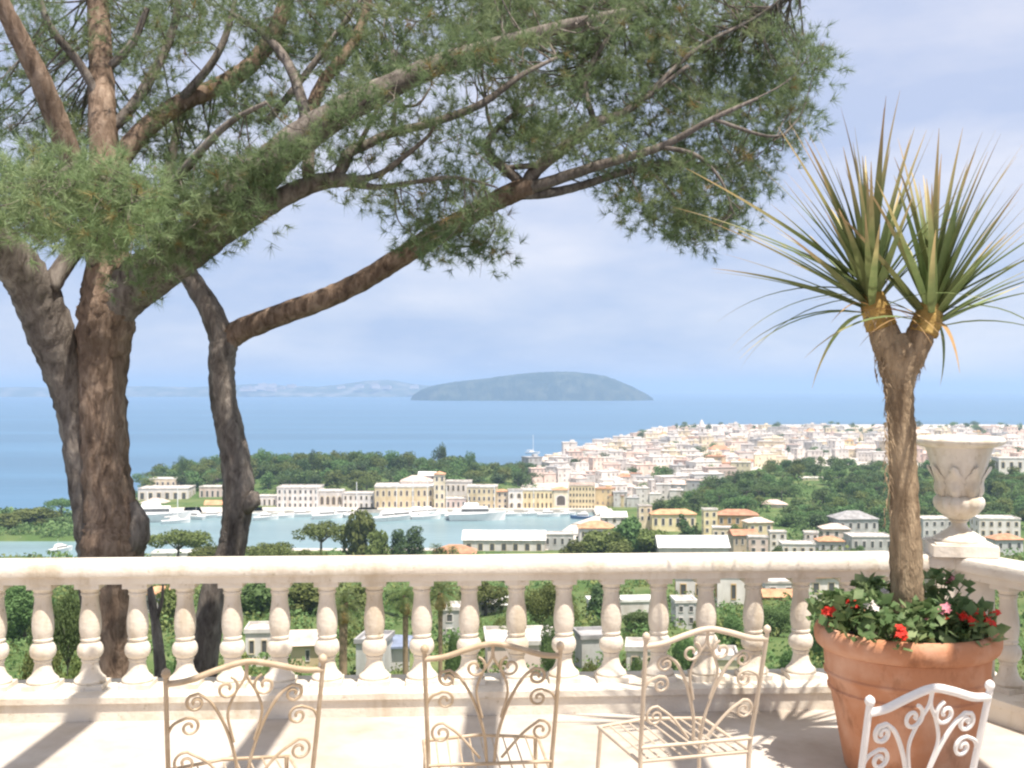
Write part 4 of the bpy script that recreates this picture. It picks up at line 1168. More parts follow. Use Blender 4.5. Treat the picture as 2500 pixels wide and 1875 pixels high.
def house(name, u0, u1, vtop, vbase, Y, wall, roof, floors, bays, label, cat='house', group=None, yaw=0.0, deep=0.7, rtype='flat', kind='rect', frame=None, base=None, chimney=False, wscale=1.0, side=2):
    """a block whose front spans u0..u1 and whose wall runs vtop..vbase at Y metres"""
    x0, x1 = (u0 - CX) / FPX * Y, (u1 - CX) / FPX * Y
    zt, zb = EYE - (vtop - V0) / FPX * Y, EYE - (vbase - V0) / FPX * Y
    w, h_ = x1 - x0, zt - zb
    d = max(4.0, w * deep)
    o = tag(empty(name, ((x0 + x1) / 2, Y, zb), yaw), label, cat, group)
    sunk = max(0.5, zb - (gz((x0 + x1) / 2, Y) - 1.5)) if gz((x0 + x1) / 2, Y) > -1 else 2.0
    sunk = min(sunk, 9)
    mb = MB(); mb.box((0, d / 2, (h_ - sunk) / 2), (w, d, h_ + sunk)); mb.build('wall', M['w_' + wall], o)
    mb = MB()
    if rtype == 'flat':
        e = .18; ph = max(.35, h_ * .06)
        mb.box((0, d / 2, h_ + .06), (w + 2 * e, d + 2 * e, .12))
        for (cx_, cy_, sx, sy) in ((0, -e + .1, w + 2 * e, .2), (0, d + e - .1, w + 2 * e, .2), (-w / 2 - e + .1, d / 2, .2, d + 2 * e - .42), (w / 2 + e - .1, d / 2, .2, d + 2 * e - .42)):
            mb.box((cx_, cy_, h_ + .12 + ph / 2), (sx, sy, ph))
    elif rtype == 'hip':
        e = .5; rh = min(w, d) * .26; rx = max(.05, (w - d) / 2) if w > d else .05; ry = max(.05, (d - w) / 2) if d > w else .05
        vs = [(-w / 2 - e, -e, h_ - .05), (w / 2 + e, -e, h_ - .05), (w / 2 + e, d + e, h_ - .05), (-w / 2 - e, d + e, h_ - .05),
              (-w / 2 - e, -e, h_ + .15), (w / 2 + e, -e, h_ + .15), (w / 2 + e, d + e, h_ + .15), (-w / 2 - e, d + e, h_ + .15),
              (-rx, d / 2 - ry, h_ + rh), (rx, d / 2 - ry, h_ + rh), (rx, d / 2 + ry, h_ + rh), (-rx, d / 2 + ry, h_ + rh)]
        mb.add(vs, [(3, 2, 1, 0), (0, 1, 5, 4), (1, 2, 6, 5), (2, 3, 7, 6), (3, 0, 4, 7), (4, 5, 9, 8), (5, 6, 10, 9), (6, 7, 11, 10), (7, 4, 8, 11), (8, 9, 10, 11)])
    elif rtype == 'gable':
        e = .5; rh = d * .28
        vs = [(-w / 2 - e, -e, h_ - .1), (w / 2 + e, -e, h_ - .1), (w / 2 + e, d + e, h_ - .1), (-w / 2 - e, d + e, h_ - .1), (-w / 2 - e, d / 2, h_ + rh), (w / 2 + e, d / 2, h_ + rh)]
        mb.add(vs, [(3, 2, 1, 0), (0, 1, 5, 4), (2, 3, 4, 5), (1, 2, 5), (3, 0, 4)])
    elif rtype == 'vault':
        n = 8; e = .3; vs = []
        for i in range(n + 1):
            a = math.pi * i / n
            for yy in (-e, d + e): vs.append((-(w / 2 + e) * math.cos(a), yy, h_ + (w * .16) * math.sin(a)))
        fs = [(2 * i, 2 * i + 2, 2 * i + 3, 2 * i + 1) for i in range(n)] + [tuple(range(0, 2 * n + 2, 2))[::-1], tuple(range(1, 2 * n + 2, 2)), (0, 1, 2 * n + 1, 2 * n)]
        mb.add(vs, fs)
    rf = mb.build('roof', M['r_' + roof], o)
    if chimney:
        mb = MB(); mb.box((w * .28, d * .5, h_ + .9), (.7, .7, 1.8)); mb.box((w * .28, d * .5, h_ + 1.87), (.95, .95, .14)); mb.build('chimney', M['w_' + wall], rf)
    wm = window_mesh(kind, frame or ('w_white' if wall != 'white' else 'w_cream'))
    if floors and bays:
        fh = h_ / floors; bw = w / bays
        for f in range(floors):
            for b in range(bays):
                ww, wh = bw * .46 * wscale, fh * .56
                q = link('window', wm, o, (-w / 2 + bw * (b + .5), -.001, fh * f + fh * .2)); q.scale = (ww, 1.0, wh)
            for s, sx in ((-1, -w / 2), (1, w / 2)):
                for b in range(side):
                    q = link('window', wm, o, (sx + s * .001, d * (b + .5) / side, fh * f + fh * .2), (0, 0, s * math.pi / 2)); q.scale = (min(bw * .46, d / side * .4), 1.0, fh * .56)
    return o

# the harbour front
HF = [
 ('house', 365, 430, 1170, 1194, 600, 'cream', 'flat', 1, 5, 'cream flat-roofed villa topmost on the wooded harbour tip', dict()),
 ('house', 338, 458, 1194, 1226, 580, 'white', 'flat', 1, 6, 'wide white terraced building at the harbour tip beside the thick pine', dict(wscale=1.2)),
 ('house', 344, 402, 1228, 1252, 566, 'pink', 'pinktile', 1, 3, 'pink harbour house with a tiled roof under the white terraced building', dict(rtype='hip')),
 ('house', 486, 552, 1190, 1220, 585, 'pink', 'flat', 1, 5, 'pale pink house half hidden behind the slender forked pine', dict()),
 ('boathouse', 500, 548, 1232, 1250, 556, 'cream', 'tile', 1, 2, 'small cream boathouse with gabled roof beside the slender pine', dict(rtype='gable')),
 ('house', 628, 676, 1212, 1240, 552, 'white', 'flat', 1, 4, 'low white quayside house right beside the burl on the slender pine', dict()),
 ('house', 676, 778, 1192, 1241, 550, 'white', 'flat', 3, 8, 'three-storey white quayside building with rows of small windows', dict(frame='w_grey')),
 ('boathouse', 779, 836, 1200, 1242, 550, 'white', 'flat', 1, 4, 'white quayside loggia with four dark open bays', dict(kind='arch', wscale=1.5)),
 ('house', 837, 914, 1206, 1242, 549, 'white', 'flat', 2, 6, 'plain white quayside house next to the yellow palace', dict(frame='w_cream')),
 ('palace', 915, 1058, 1190, 1243, 548, 'yellow', 'flat', 2, 10, 'long yellow harbour palace with two rows of tall windows', dict(frame='w_white', kind='arch')),
 ('house', 978, 1054, 1176, 1200, 566, 'white', 'pinktile', 1, 5, 'white upper house with a long pink tiled roof behind the yellow palace', dict(rtype='hip')),
 ('house', 1022, 1062, 1160, 1190, 580, 'white', 'whiteroof', 2, 3, 'tall white gabled house rising behind the yellow palace', dict(rtype='gable')),
 ('tower', 1060, 1086, 1158, 1243, 546, 'cream', 'tile', 4, 2, 'narrow cream harbour tower with an orange tiled cap', dict(rtype='hip', deep=1.0)),
 ('house', 1088, 1150, 1178, 1216, 560, 'white', 'flat', 2, 5, 'white house above the quay just beyond the cream tower', dict()),
 ('house', 1088, 1138, 1218, 1244, 546, 'pink', 'flat', 1, 4, 'low pink quayside shop at the foot of the cream tower', dict()),
 ('house', 1140, 1212, 1190, 1244, 546, 'yellow', 'flat', 3, 6, 'three-storey yellow quayside house with plain flat top', dict(frame='w_white')),
 ('house', 1213, 1240, 1200, 1244, 547, 'cream', 'tile', 3, 2, 'thin cream quayside house squeezed beside the white arched front', dict(rtype='hip')),
 ('house', 1241, 1276, 1198, 1245, 545, 'white', 'flat', 2, 2, 'white quayside front with tall arched openings', dict(kind='arch', wscale=1.3)),
 ('house', 1277, 1350, 1198, 1245, 546, 'yellow', 'flat', 2, 7, 'wide yellow quayside house with slim tall windows', dict(frame='w_ochre')),
 ('house', 1351, 1388, 1196, 1245, 546, 'cream', 'tile', 1, 1, 'cream quayside house with one great arched window', dict(kind='arch', wscale=1.5, rtype='hip')),
 ('house', 1389, 1452, 1186, 1245, 546, 'yellow', 'pinktile', 4, 8, 'yellow arcaded building with a tight grid of dark windows', dict(frame='w_yellow', wscale=1.3)),
]
for (nm, a, b, vt, vb, Y, w, rf, fl_, by, lab, kw) in HF:
    vb2 = V0 + (EYE - 1.3) * FPX / Y if Y < 570 else vb
    house(nm, a, b, vt, max(vb, min(vb2, vb + 14)), Y, w, rf, fl_, by, lab, dict(boathouse='boathouse', palace='palace', tower='tower').get(nm, 'house'), 'harbour front buildings', yaw=R(random.uniform(-4, 4)), **kw)

# quays
def quay(pts, hw, z):
    mb = MB()
    for (a, b) in zip(pts[:-1], pts[1:]):
        a, b = Vector(a), Vector(b); d = b - a
        mb.box(((a.x + b.x) / 2, (a.y + b.y) / 2, z / 2 - 1.2), (d.length + hw * .3, hw, z + 2.4), rz=math.atan2(d.y, d.x))
    return tag(mb.build('quay', M['quay']), kind='structure')
def S(u, v): return tuple(P(u, v, (EYE) * FPX / (v - V0)).xy) + (0,)
quay([S(322, 1258), S(470, 1253), S(620, 1249), S(900, 1245), S(1150, 1245), S(1460, 1244)], 27, 1.7)
quay([S(1392, 1312), S(1420, 1290), S(1480, 1268), S(1470, 1250)], 9, 1.75)
quay([S(40, 1318), S(110, 1308), S(182, 1292)], 8, 1.5)
quay([S(500, 1352), S(900, 1353), S(1330, 1350), S(1400, 1318)], 7, 1.6)

# mid-distance houses between the terrace and the harbour
MH = [
 (1130, 1330, 1318, 1352, 400, 'white', 'whiteroof', 1, 7, 'long low white harbour shed with a shallow vaulted roof behind the handrail', dict(rtype='gable', deep=.35)),
 (1060, 1160, 1352, 1372, 372, 'cream', 'tile', 1, 4, 'small cream house with brown eaves just above the middle of the handrail', dict(rtype='hip')),
 (1328, 1400, 1306, 1336, 405, 'grey', 'flat', 1, 4, 'pale grey flat harbour building by the round bushes', dict()),
 (1415, 1500, 1290, 1320, 420, 'white', 'tile', 1, 5, 'white house with an orange tiled roof at the water behind the bushes', dict(rtype='hip', chimney=True)),
 (1470, 1530, 1262, 1280, 455, 'white', 'whiteroof', 1, 3, 'low white boat shed at the corner of the harbour', dict(rtype='gable')),
 (1560, 1592, 1236, 1274, 460, 'cream', 'flat', 2, 2, 'slim cream house at the end of the long orange-roofed villa', dict()),
 (1592, 1700, 1256, 1290, 455, 'yellow', 'tile', 1, 6, 'long yellow villa under a broad orange tiled roof', dict(rtype='hip', deep=.4)),
 (1718, 1752, 1246, 1304, 440, 'yellow', 'flat', 3, 2, 'tall narrow yellow house in the middle of the orange-roofed villas', dict()),
 (1752, 1850, 1258, 1284, 462, 'ochre', 'tile', 1, 5, 'ochre villa whose orange roof slopes down towards the wooded hill', dict(rtype='hip', deep=.5)),
 (1826, 1888, 1276, 1304, 430, 'yellow', 'pinktile', 1, 3, 'small yellow house with pink tiled roof at the foot of the hill', dict(rtype='hip')),
 (1740, 1790, 1290, 1320, 410, 'cream', 'flat', 1, 3, 'cream flat house below the tall narrow yellow house', dict()),
 (1790, 1850, 1306, 1336, 390, 'stonewall', 'tile', 1, 4, 'brown stone house with a low tiled roof beside the pink cube house', dict(rtype='gable')),
 (1828, 1875, 1313, 1352, 370, 'pink', 'flat', 2, 2, 'pink cube house standing just above the handrail', dict()),
 (1610, 1780, 1336, 1362, 330, 'white', 'whiteroof', 0, 0, 'wide white shallow roof right above the handrail with one chimney', dict(rtype='gable', deep=.5, chimney=True)),
 (1880, 1920, 1300, 1336, 395, 'white', 'flat', 2, 2, 'small white house beside the pink cube house', dict()),
 (1910, 1990, 1330, 1358, 360, 'white', 'flat', 1, 4, 'white terrace house touching the handrail near the palm lily', dict()),
 (1965, 1998, 1302, 1350, 385, 'white', 'flat', 3, 2, 'narrow white house like a tower near the palm lily stem', dict()),
 (2000, 2060, 1322, 1350, 375, 'grey', 'tile', 1, 3, 'grey house with a low tiled roof beside the palm lily stem', dict(rtype='hip')),
 (2010, 2075, 1292, 1314, 425, 'pink', 'pinktile', 1, 3, 'pinkish bungalow under trees at the foot of the wooded hill', dict(rtype='hip')),
 (2046, 2146, 1268, 1298, 440, 'grey', 'greyroof', 1, 5, 'grey villa with a pale hipped roof below the wooded hill', dict(rtype='hip')),
 (2080, 2180, 1312, 1345, 385, 'grey', 'flat', 1, 5, 'long grey flat house partly behind the palm lily stem', dict()),
 (1862, 1922, 1232, 1258, 520, 'white', 'pinktile', 1, 3, 'lone white villa with pink roof on the wooded hillside', dict(rtype='hip')),
 (1958, 2022, 1168, 1190, 610, 'cream', 'flat', 1, 4, 'cream villa high on the wooded hill near the palm lily', dict()),
 (2252, 2330, 1268, 1310, 430, 'grey', 'flat', 2, 4, 'grey house between the palm lily stem and the urn', dict()),
 (2392, 2490, 1268, 1312, 420, 'white', 'flat', 2, 5, 'white house with balconies beyond the urn foot', dict()),
 (2440, 2520, 1120, 1150, 640, 'white', 'flat', 1, 4, 'white villa beside the urn rim at the wood edge', dict()),
 (2430, 2500, 1318, 1345, 385, 'grey', 'tile', 1, 3, 'grey house with dark tiles past the urn base block', dict(rtype='hip')),
 (120, 175, 1300, 1322, 500, 'white', 'whiteroof', 1, 3, 'small white building on the mole under the pines', dict(rtype='gable')),
 (370, 470, 1352, 1366, 330, 'white', 'whiteroof', 0, 0, 'flat white roof seen beside the thick pine just above the handrail', dict(deep=.5)),
 # seen between the balusters
 (1650, 1724, 1412, 1466, 245, 'white', 'flat', 1, 2, 'white house with one dark square window seen between two balusters', dict(frame='w_ochre', wscale=.9)),
 (1650, 1700, 1472, 1528, 215, 'grey', 'flat', 2, 2, 'small grey house below the white house with the dark square window', dict()),
 (1752, 1830, 1408, 1478, 240, 'white', 'flat', 1, 1, 'white house with one narrow window seen between two balusters', dict(frame='w_ochre', wscale=.35)),
 (1868, 1945, 1424, 1458, 235, 'grey', 'flat', 1, 2, 'grey-white house above an orange tiled porch between balusters', dict()),
 (1868, 1945, 1456, 1472, 228, 'ochre', 'tile', 0, 0, 'orange tiled porch roof above the green bank', dict(rtype='gable', deep=.5)),
 (1972, 2050, 1410, 1458, 232, 'white', 'tile', 1, 2, 'white house with orange verge just left of the potted flowers', dict(rtype='hip')),
 (1440, 1610, 1470, 1496, 205, 'white', 'whiteroof', 0, 0, 'long white garden building between the middle balusters', dict(deep=.2)),
 (1168, 1260, 1474, 1496, 200, 'white', 'whiteroof', 1, 4, 'low white shed among bushes behind the middle balusters', dict(rtype='gable', deep=.4)),
 (1190, 1400, 1575, 1640, 140, 'pink', 'flat', 0, 0, 'broad pinkish flat roof terrace low down behind the middle balusters', dict(deep=.8)),
 (1420, 1500, 1560, 1620, 145, 'grey', 'greyroof', 0, 0, 'grey flat annex beside the pinkish roof terrace', dict(deep=.8)),
 (935, 1000, 1580, 1640, 132, 'grey', 'blueroof', 0, 0, 'small house with a blue-grey pitched roof between balusters', dict(rtype='hip', deep=1.0)),
 (868, 936, 1572, 1650, 130, 'grey', 'greyroof', 0, 0, 'pale grey flat-topped shed beside the blue-grey roof', dict(deep=.7)),
 (600, 690, 1545, 1610, 150, 'white', 'flat', 1, 3, 'stepped white house low between the balusters behind the first iron chair', dict()),
 (712, 790, 1572, 1625, 138, 'yellow', 'pinktile', 1, 1, 'yellow hut with pink tiled roof behind the first iron chair', dict(rtype='gable', wscale=.3)),
 (1080, 1150, 1490, 1560, 180, 'grey', 'flat', 2, 2, 'grey house in the trees beside the middle palm', dict()),
 (350, 430, 1450, 1500, 220, 'grey', 'tile', 1, 3, 'grey house with tiled roof glimpsed between the two pines', dict(rtype='hip')),
 (1530, 1610, 1590, 1640, 132, 'white', 'flat', 1, 2, 'white garden house behind the ivory armchair', dict()),
 (1700, 1800, 1610, 1655, 122, 'cream', 'flat', 0, 0, 'cream garden terrace wall behind the ivory armchair', dict(deep=.3)),
 (40, 100, 1490, 1525, 205, 'pink', 'tile', 1, 2, 'pink cottage among trees beyond the first baluster', dict(rtype='hip')),
]
def ground_Y(u, v):
    ys_ = np.linspace(60, 400, 681)
    vs_ = V0 + (EYE - land_z((u - CX) / FPX * ys_, ys_)) / ys_ * FPX
    return float(ys_[int(np.argmin(np.abs(vs_ - v)))])
for (a, b, vt, vb, Y, w, rf, fl_, by, lab, kw) in MH:
    if vb > 1400: Y = ground_Y((a + b) / 2, vb + 3)
    house('house', a, b, vt, vb, Y, w, rf, fl_, by, lab, 'house', 'houses below the terrace' if vt > 1400 else 'houses between handrail and harbour', yaw=R(random.uniform(-9, 9)), **kw)

# the far town
def far_house(shape, wall, roof, seed):
    rr = random.Random(seed); mb = MB()
    def block(cx_, cy_, w, d, h_, r_):
        mb.box((cx_, cy_, h_ / 2 - 1.5), (w, d, h_ + 3), 0)
        if r_ == 'flat':
            mb.box((cx_, cy_, h_ + .12), (w + .5, d + .5, .24), 1)
            mb.box((cx_ + w * .2, cy_, h_ + .9), (w * .3, d * .3, 1.4), 0)
        else:
            e = .4; rh = d * .27
            x0, x1, y0, y1 = cx_ - w / 2 - e, cx_ + w / 2 + e, cy_ - d / 2 - e, cy_ + d / 2 + e
            ri = w * .22 if r_ == 'hip' else -e * .2
            mb.add([(x0, y0, h_ - .05), (x1, y0, h_ - .05), (x1, y1, h_ - .05), (x0, y1, h_ - .05), (x0 + e + ri, cy_, h_ + rh), (x1 - e - ri, cy_, h_ + rh)], [(3, 2, 1, 0), (0, 1, 5, 4), (1, 2, 5), (2, 3, 4, 5), (3, 0, 4)], 1)
        fl_ = max(1, int(h_ / 3.1)); by = max(2, int(w / 2.8))
        for f in range(fl_):
            for b in range(by):
                if rr.random() < .3: continue
                x = cx_ - w / 2 + w * (b + .5) / by; z = h_ * f / fl_ + .9
                mb.box((x, cy_ - d / 2, z + .75), (1.0, .12, 1.5), 2)
            for s in (-1, 1):
                for b in range(2):
                    mb.box((cx_ + s * w / 2, cy_ - d / 4 + d / 2 * b, h_ * f / fl_ + 1.65), (.12, 1.0, 1.5), 2)
    if shape == 0: block(0, 0, 12, 9, 7, 'flat')
    elif shape == 1: block(0, 0, 13, 10, 6.5, 'hip')
    elif shape == 2: block(-3, 0, 9, 9, 9.5, 'flat'); block(5, -1, 8, 9, 6, 'flat')
    elif shape == 3: block(0, 0, 11, 8, 6, 'gable')
    elif shape == 4: block(0, 0, 18, 10, 9, 'flat')
    else: block(-4, 0, 10, 9, 6.5, 'hip'); block(5.5, 1, 9, 8, 9, 'flat')
    return mb.mesh('town_house', [M['w_' + wall], M['r_' + roof], M['shade_glass']])
FH = {}
SH = ['small flat-roofed', 'tile-roofed', 'stepped flat-roofed', 'gabled', 'long flat-roofed', 'two-part tiled']
occupied = []
def put_far(u, v, shape, wall, roof, zone, sc=1.0):
    z = 2.5
    for _ in range(4):
        Y = (EYE - z) * FPX / (v - V0); z = gz((u - CX) / FPX * Y, Y)
        if z < -1: return None
    key = (shape, wall, roof)
    if key not in FH: FH[key] = far_house(shape, wall, roof, len(FH))
    o = link('town_house', FH[key], None, ((u - CX) / FPX * Y, Y, z), (0, 0, random.uniform(-.5, .5)), sc)
    tag(o, f'{"small" if sc < 1.08 else "large" if sc > 1.25 else "mid-sized"} {wall} {SH[shape]} house {zone}', 'house', 'houses of the far town')
    occupied.append((u, v))
    return o
TOWN = [(1290, 1150), (1400, 1112), (1500, 1090), (1560, 1066), (1640, 1056), (2500, 1058), (2500, 1140), (2200, 1135), (1990, 1122), (1860, 1140), (1760, 1180), (1650, 1225), (1600, 1240), (1470, 1238), (1470, 1190), (1320, 1180)]
def zone_of(u, v):
    if v < 1085:
        return 'on the town skyline by the open sea' if u < 1700 else 'on the town skyline beyond the church' if u < 1930 else 'on the town skyline next to the palm stem' if u < 2200 else 'on the town skyline around the urn'
    if u < 1380: return 'in the town above the white arched front'
    if u < 1480: return 'in the town above the arcaded yellow building'
    if u < 1590: return 'in the town up from the dark harbour corner'
    if u < 1700: return 'in the town left of the wooded hill'
    if u < 1880: return 'in the town below the church'
    return 'along the top edge of the wooded hill'
rr = random.Random(77)
cnt = 0
for _ in range(20000):
    if cnt >= 285: break
    u, v = rr.uniform(1280, 2520), 1052 + (1240 - 1052) * rr.random() ** 1.15
    if not in_poly(u, v, TOWN): continue
    sp = 15 * (v - 960) / 130
    if any(abs(u - a) < sp * 1.05 and abs(v - b) < sp * .42 for a, b in occupied): continue
    wall = rr.choices(['white', 'cream', 'pink', 'grey', 'yellow'], [.52, .2, .13, .1, .05])[0]
    shape = rr.choices([0, 1, 2, 3, 4, 5], [.36, .05, .32, .03, .19, .05])[0]
    roof = {'white': 'flat', 'cream': 'flat', 'pink': 'pinktile', 'grey': 'greyroof', 'yellow': 'tile'}[wall] if shape in (0, 2, 4) else rr.choice(['tile', 'pinktile', 'pinktile'])
    if put_far(u, v, shape, wall, roof, zone_of(u, v), rr.uniform(.9, 1.4) * (.78 if v > 1165 else .9 if v > 1120 else 1)): cnt += 1

# church with a dome-topped tower in the far town
cz = P(1725, 1092, 1130); cb = gz(cz.x, cz.y)
ch = tag(empty('church', (cz.x, cz.y, cb)), 'white church with a pointed bell tower in the far town', 'church')
mb = MB(); mb.box((8, 4, 4), (20, 12, 12)); mb.build('nave', M['w_white'], ch)
mb = MB(); mb.add([(-2.5, -2.5, 10.02), (18.5, -2.5, 10.02), (18.5, 10.5, 10.02), (-2.5, 10.5, 10.02), (-2.5, 4, 13), (18.5, 4, 13)], [(3, 2, 1, 0), (0, 1, 5, 4), (2, 3, 4, 5), (1, 2, 5), (3, 0, 4)]); mb.build('roof', M['r_pinktile'], ch)
mb = MB(); mb.box((-5, 0, 8), (6, 6, 20)); mb.box((-5, 0, 18.4), (6.8, 6.8, .8)); mb.lathe([(3, 18.8), (2.6, 21), (1.6, 23.5), (.3, 26)], 12, c=(-5, 0, 0)); mb.build('bell_tower', M['w_white'], ch)
for z in (8, 14):
    q = link('window', window_mesh('arch', 'w_cream'), ch, (-5, -3.001, z)); q.scale = (1.8, 1, 3)

# white houses on the far island
rr = random.Random(5)
for _ in range(26):
    u = rr.choice([rr.gauss(645, 32), rr.gauss(905, 50)])
    Y = 9500 + rr.uniform(-80, 500)
    v = rr.uniform(936, 950)
    key = (4, 'pink', 'flat')
    if key not in FH: FH[key] = far_house(4, 'pink', 'flat', 99)
    p = P(u, v, Y)
    o = link('island_house', FH[key], None, (p.x, Y, max(2, p.z - 14)), (0, 0, rr.uniform(-.4, .4)), (4.2, 4, 2.6))
    tag(o, 'pale sunlit building on the low island across the strait', 'house', 'buildings on the low island')

# ------------------------------------------------------------------ trees
TG = [
 ('umbrella_pine', 'umbrella', 'olive', 435, 1286, 180, 300, 'low umbrella pine with rounded crown between the two near pine trunks'),
 ('umbrella_pine', 'umbrella', 'olive', 520, 1328, 150, 270, 'broad flat umbrella pine at the foot of the slender pine trunk'),
 ('umbrella_pine', 'umbrella', 'olive', 660, 1322, 180, 285, 'wide low pine crown touching the handrail beside the slender pine'),
 ('umbrella_pine', 'umbrella', 'olive', 752, 1340, 110, 260, 'small pine crown under the tall umbrella pine at the water'),
 ('umbrella_pine', 'umbrella', 'olive', 785, 1270, 160, 330, 'tall umbrella pine with bare stems against the harbour water'),
 ('broadleaf_tree', 'wood', 'olive', 885, 1240, 115, 325, 'tall bushy olive-green tree against the harbour water'),
 ('broadleaf_tree', 'wood', 'olive', 925, 1290, 80, 320, 'olive bush at the foot of the tall bushy tree'),
 ('clipped_tree', 'column', 'dark', 972, 1290, 62, 325, 'dark square-topped tree next to the tall bushy olive tree'),
 ('clipped_tree', 'column', 'dark', 1013, 1283, 66, 330, 'dark square-topped tree nearest the open harbour water'),
 ('bush', 'bush', 'olive', 1080, 1334, 80, 300, 'olive bush beside the dark square trees at the handrail'),
 ('bush', 'bush', 'olive', 1400, 1315, 110, 330, 'light green bush in front of the pale grey harbour building'),
 ('broadleaf_tree', 'wood', 'olive', 1470, 1290, 150, 335, 'light green round tree in front of the orange-roofed white house'),
 ('broadleaf_tree', 'wood', 'mid', 1535, 1256, 120, 345, 'tall green tree between the orange-roofed house and the long villa'),
 ('broadleaf_tree', 'wood', 'olive', 1590, 1290, 130, 340, 'yellow-green tree below the long yellow villa'),
 ('bush', 'bush', 'olive', 1520, 1325, 150, 310, 'low light green bush right above the handrail'),
 ('conifer', 'conifer', 'dark', 1672, 1252, 96, 370, 'dark conifer in front of the long yellow villa'),
 ('conifer', 'conifer', 'dark', 1700, 1275, 70, 375, 'smaller dark conifer beside the narrow yellow house'),
 ('broadleaf_tree', 'round', 'mid', 1800, 1278, 60, 400, 'green garden tree among the villas below the hill'),
 ('bush', 'bush', 'mid', 1895, 1330, 50, 350, 'round bush beside the pink cube house'),
 ('bush', 'bush', 'mid', 2100, 1330, 60, 340, 'dark shrub by the long grey flat house'),
 ('broadleaf_tree', 'wood', 'olive', 80, 1238, 140, 480, 'broad light green tree on the mole at the picture edge'),
 ('umbrella_pine', 'umbrella', 'mid', 150, 1216, 110, 500, 'flat-topped pine standing out on the mole against the sea'),
 ('broadleaf_tree', 'wood', 'olive', 20, 1250, 110, 470, 'rounded green tree at the root of the mole'),
 ('broadleaf_tree', 'wood', 'mid', 140, 1262, 80, 478, 'small green tree next to the white building on the mole'),
 # below the handrail
 ('umbrella_pine', 'umbrella', 'mid', 165, 1425, 190, 60, 'flat-crowned young pine seen between the first two balusters'),
 ('bush', 'bush', 'olive', 70, 1560, 240, 52, 'light green bank shrub beyond the first baluster'),
 ('bush', 'bush', 'olive', 200, 1580, 200, 48, 'grassy green shrub at the foot of the thick pine'),
 ('broadleaf_tree', 'wood', 'mid', 60, 1420, 190, 150, 'leafy tree top beyond the first baluster'),
 ('broadleaf_tree', 'wood', 'mid', 628, 1420, 170, 185, 'leafy green tree just past the slender pine below the handrail'),
 ('broadleaf_tree', 'wood', 'olive', 748, 1420, 170, 190, 'second leafy green tree between balusters past the slender pine'),
 ('bush', 'bush', 'mid', 430, 1540, 120, 60, 'green shrub between the two pine trunks below the handrail'),
 ('broadleaf_tree', 'wood', 'olive', 420, 1424, 90, 170, 'olive tree glimpsed between the two pine trunks'),
 ('broadleaf_tree', 'round', 'olive', 1185, 1420, 170, 190, 'yellow-green tree behind the middle baluster below the handrail'),
 ('bush', 'bush', 'olive', 1215, 1500, 110, 120, 'light green bush in front of the low white shed'),
 ('broadleaf_tree', 'round', 'olive', 1335, 1418, 170, 150, 'large bright tree filling the gap between two middle balusters'),
 ('bush', 'bush', 'mid', 1360, 1500, 110, 105, 'dark green bush under the large bright tree'),
 ('bush', 'bush', 'mid', 1110, 1530, 80, 95, 'green bush beside the bent palm'),
 ('broadleaf_tree', 'wood', 'dark', 1470, 1420, 110, 190, 'dark tree above the long white garden building'),
 ('bush', 'bush', 'mid', 1480, 1510, 110, 130, 'green bush below the long white garden building'),
 ('broadleaf_tree', 'round', 'mid', 1560, 1490, 120, 160, 'green tree before the long white garden building'),
 ('bush', 'bush', 'olive', 1450, 1615, 110, 80, 'pale green shrub low between the balusters left of the ivory armchair'),
 ('bush', 'bush', 'mid', 1560, 1600, 80, 85, 'dark shrub in front of the white garden house'),
 ('bush', 'bush', 'mid', 1800, 1495, 120, 140, 'green bank under the house with one narrow window'),
 ('broadleaf_tree', 'round', 'mid', 1900, 1474, 150, 150, 'green tree below the orange tiled porch'),
 ('bush', 'bush', 'mid', 1920, 1570, 140, 90, 'green bush under the porch tree'),
 ('bush', 'bush', 'mid', 2010, 1470, 110, 120, 'green bush by the pot beyond the last baluster'),
 ('bush', 'bush', 'mid', 1680, 1540, 90, 110, 'green shrub below the small grey house'),
 ('bush', 'bush', 'dark', 1640, 1590, 90, 90, 'dark green shrub behind the ivory armchair'),
 ('broadleaf_tree', 'round', 'mid', 1000, 1435, 150, 190, 'leafy tree between the two palms below the handrail'),
 ('broadleaf_tree', 'wood', 'olive', 890, 1420, 130, 195, 'green tree behind the first palm'),
]
for (nm, kd, tn, u, vt, w, Y, lab) in TG:
    tree(nm, kd, tn, u, vt, w, Y, lab, 'bush' if nm == 'bush' else 'tree', 'trees on the slope and by the harbour', dense=12000 if Y < 160 else 3000)

palm(838, 1478, 70, 1.9, 'full palm with brown skirt beside the seventh baluster', True, .30)
palm(990, 1460, 78, 1.9, 'palm with yellowish fronds in front of the blue-grey roof', True, .22)
palm(1075, 1448, 66, 1.7, 'thin-trunked palm with hanging dry fronds behind the second iron chair', True, .15)
palm(1065, 1338, 300, 2.6, 'small palm at the harbour edge beside the dark square trees', False, .25)
palm(1105, 1342, 300, 2.4, 'smaller palm at the harbour edge near the white shed', False, .25)

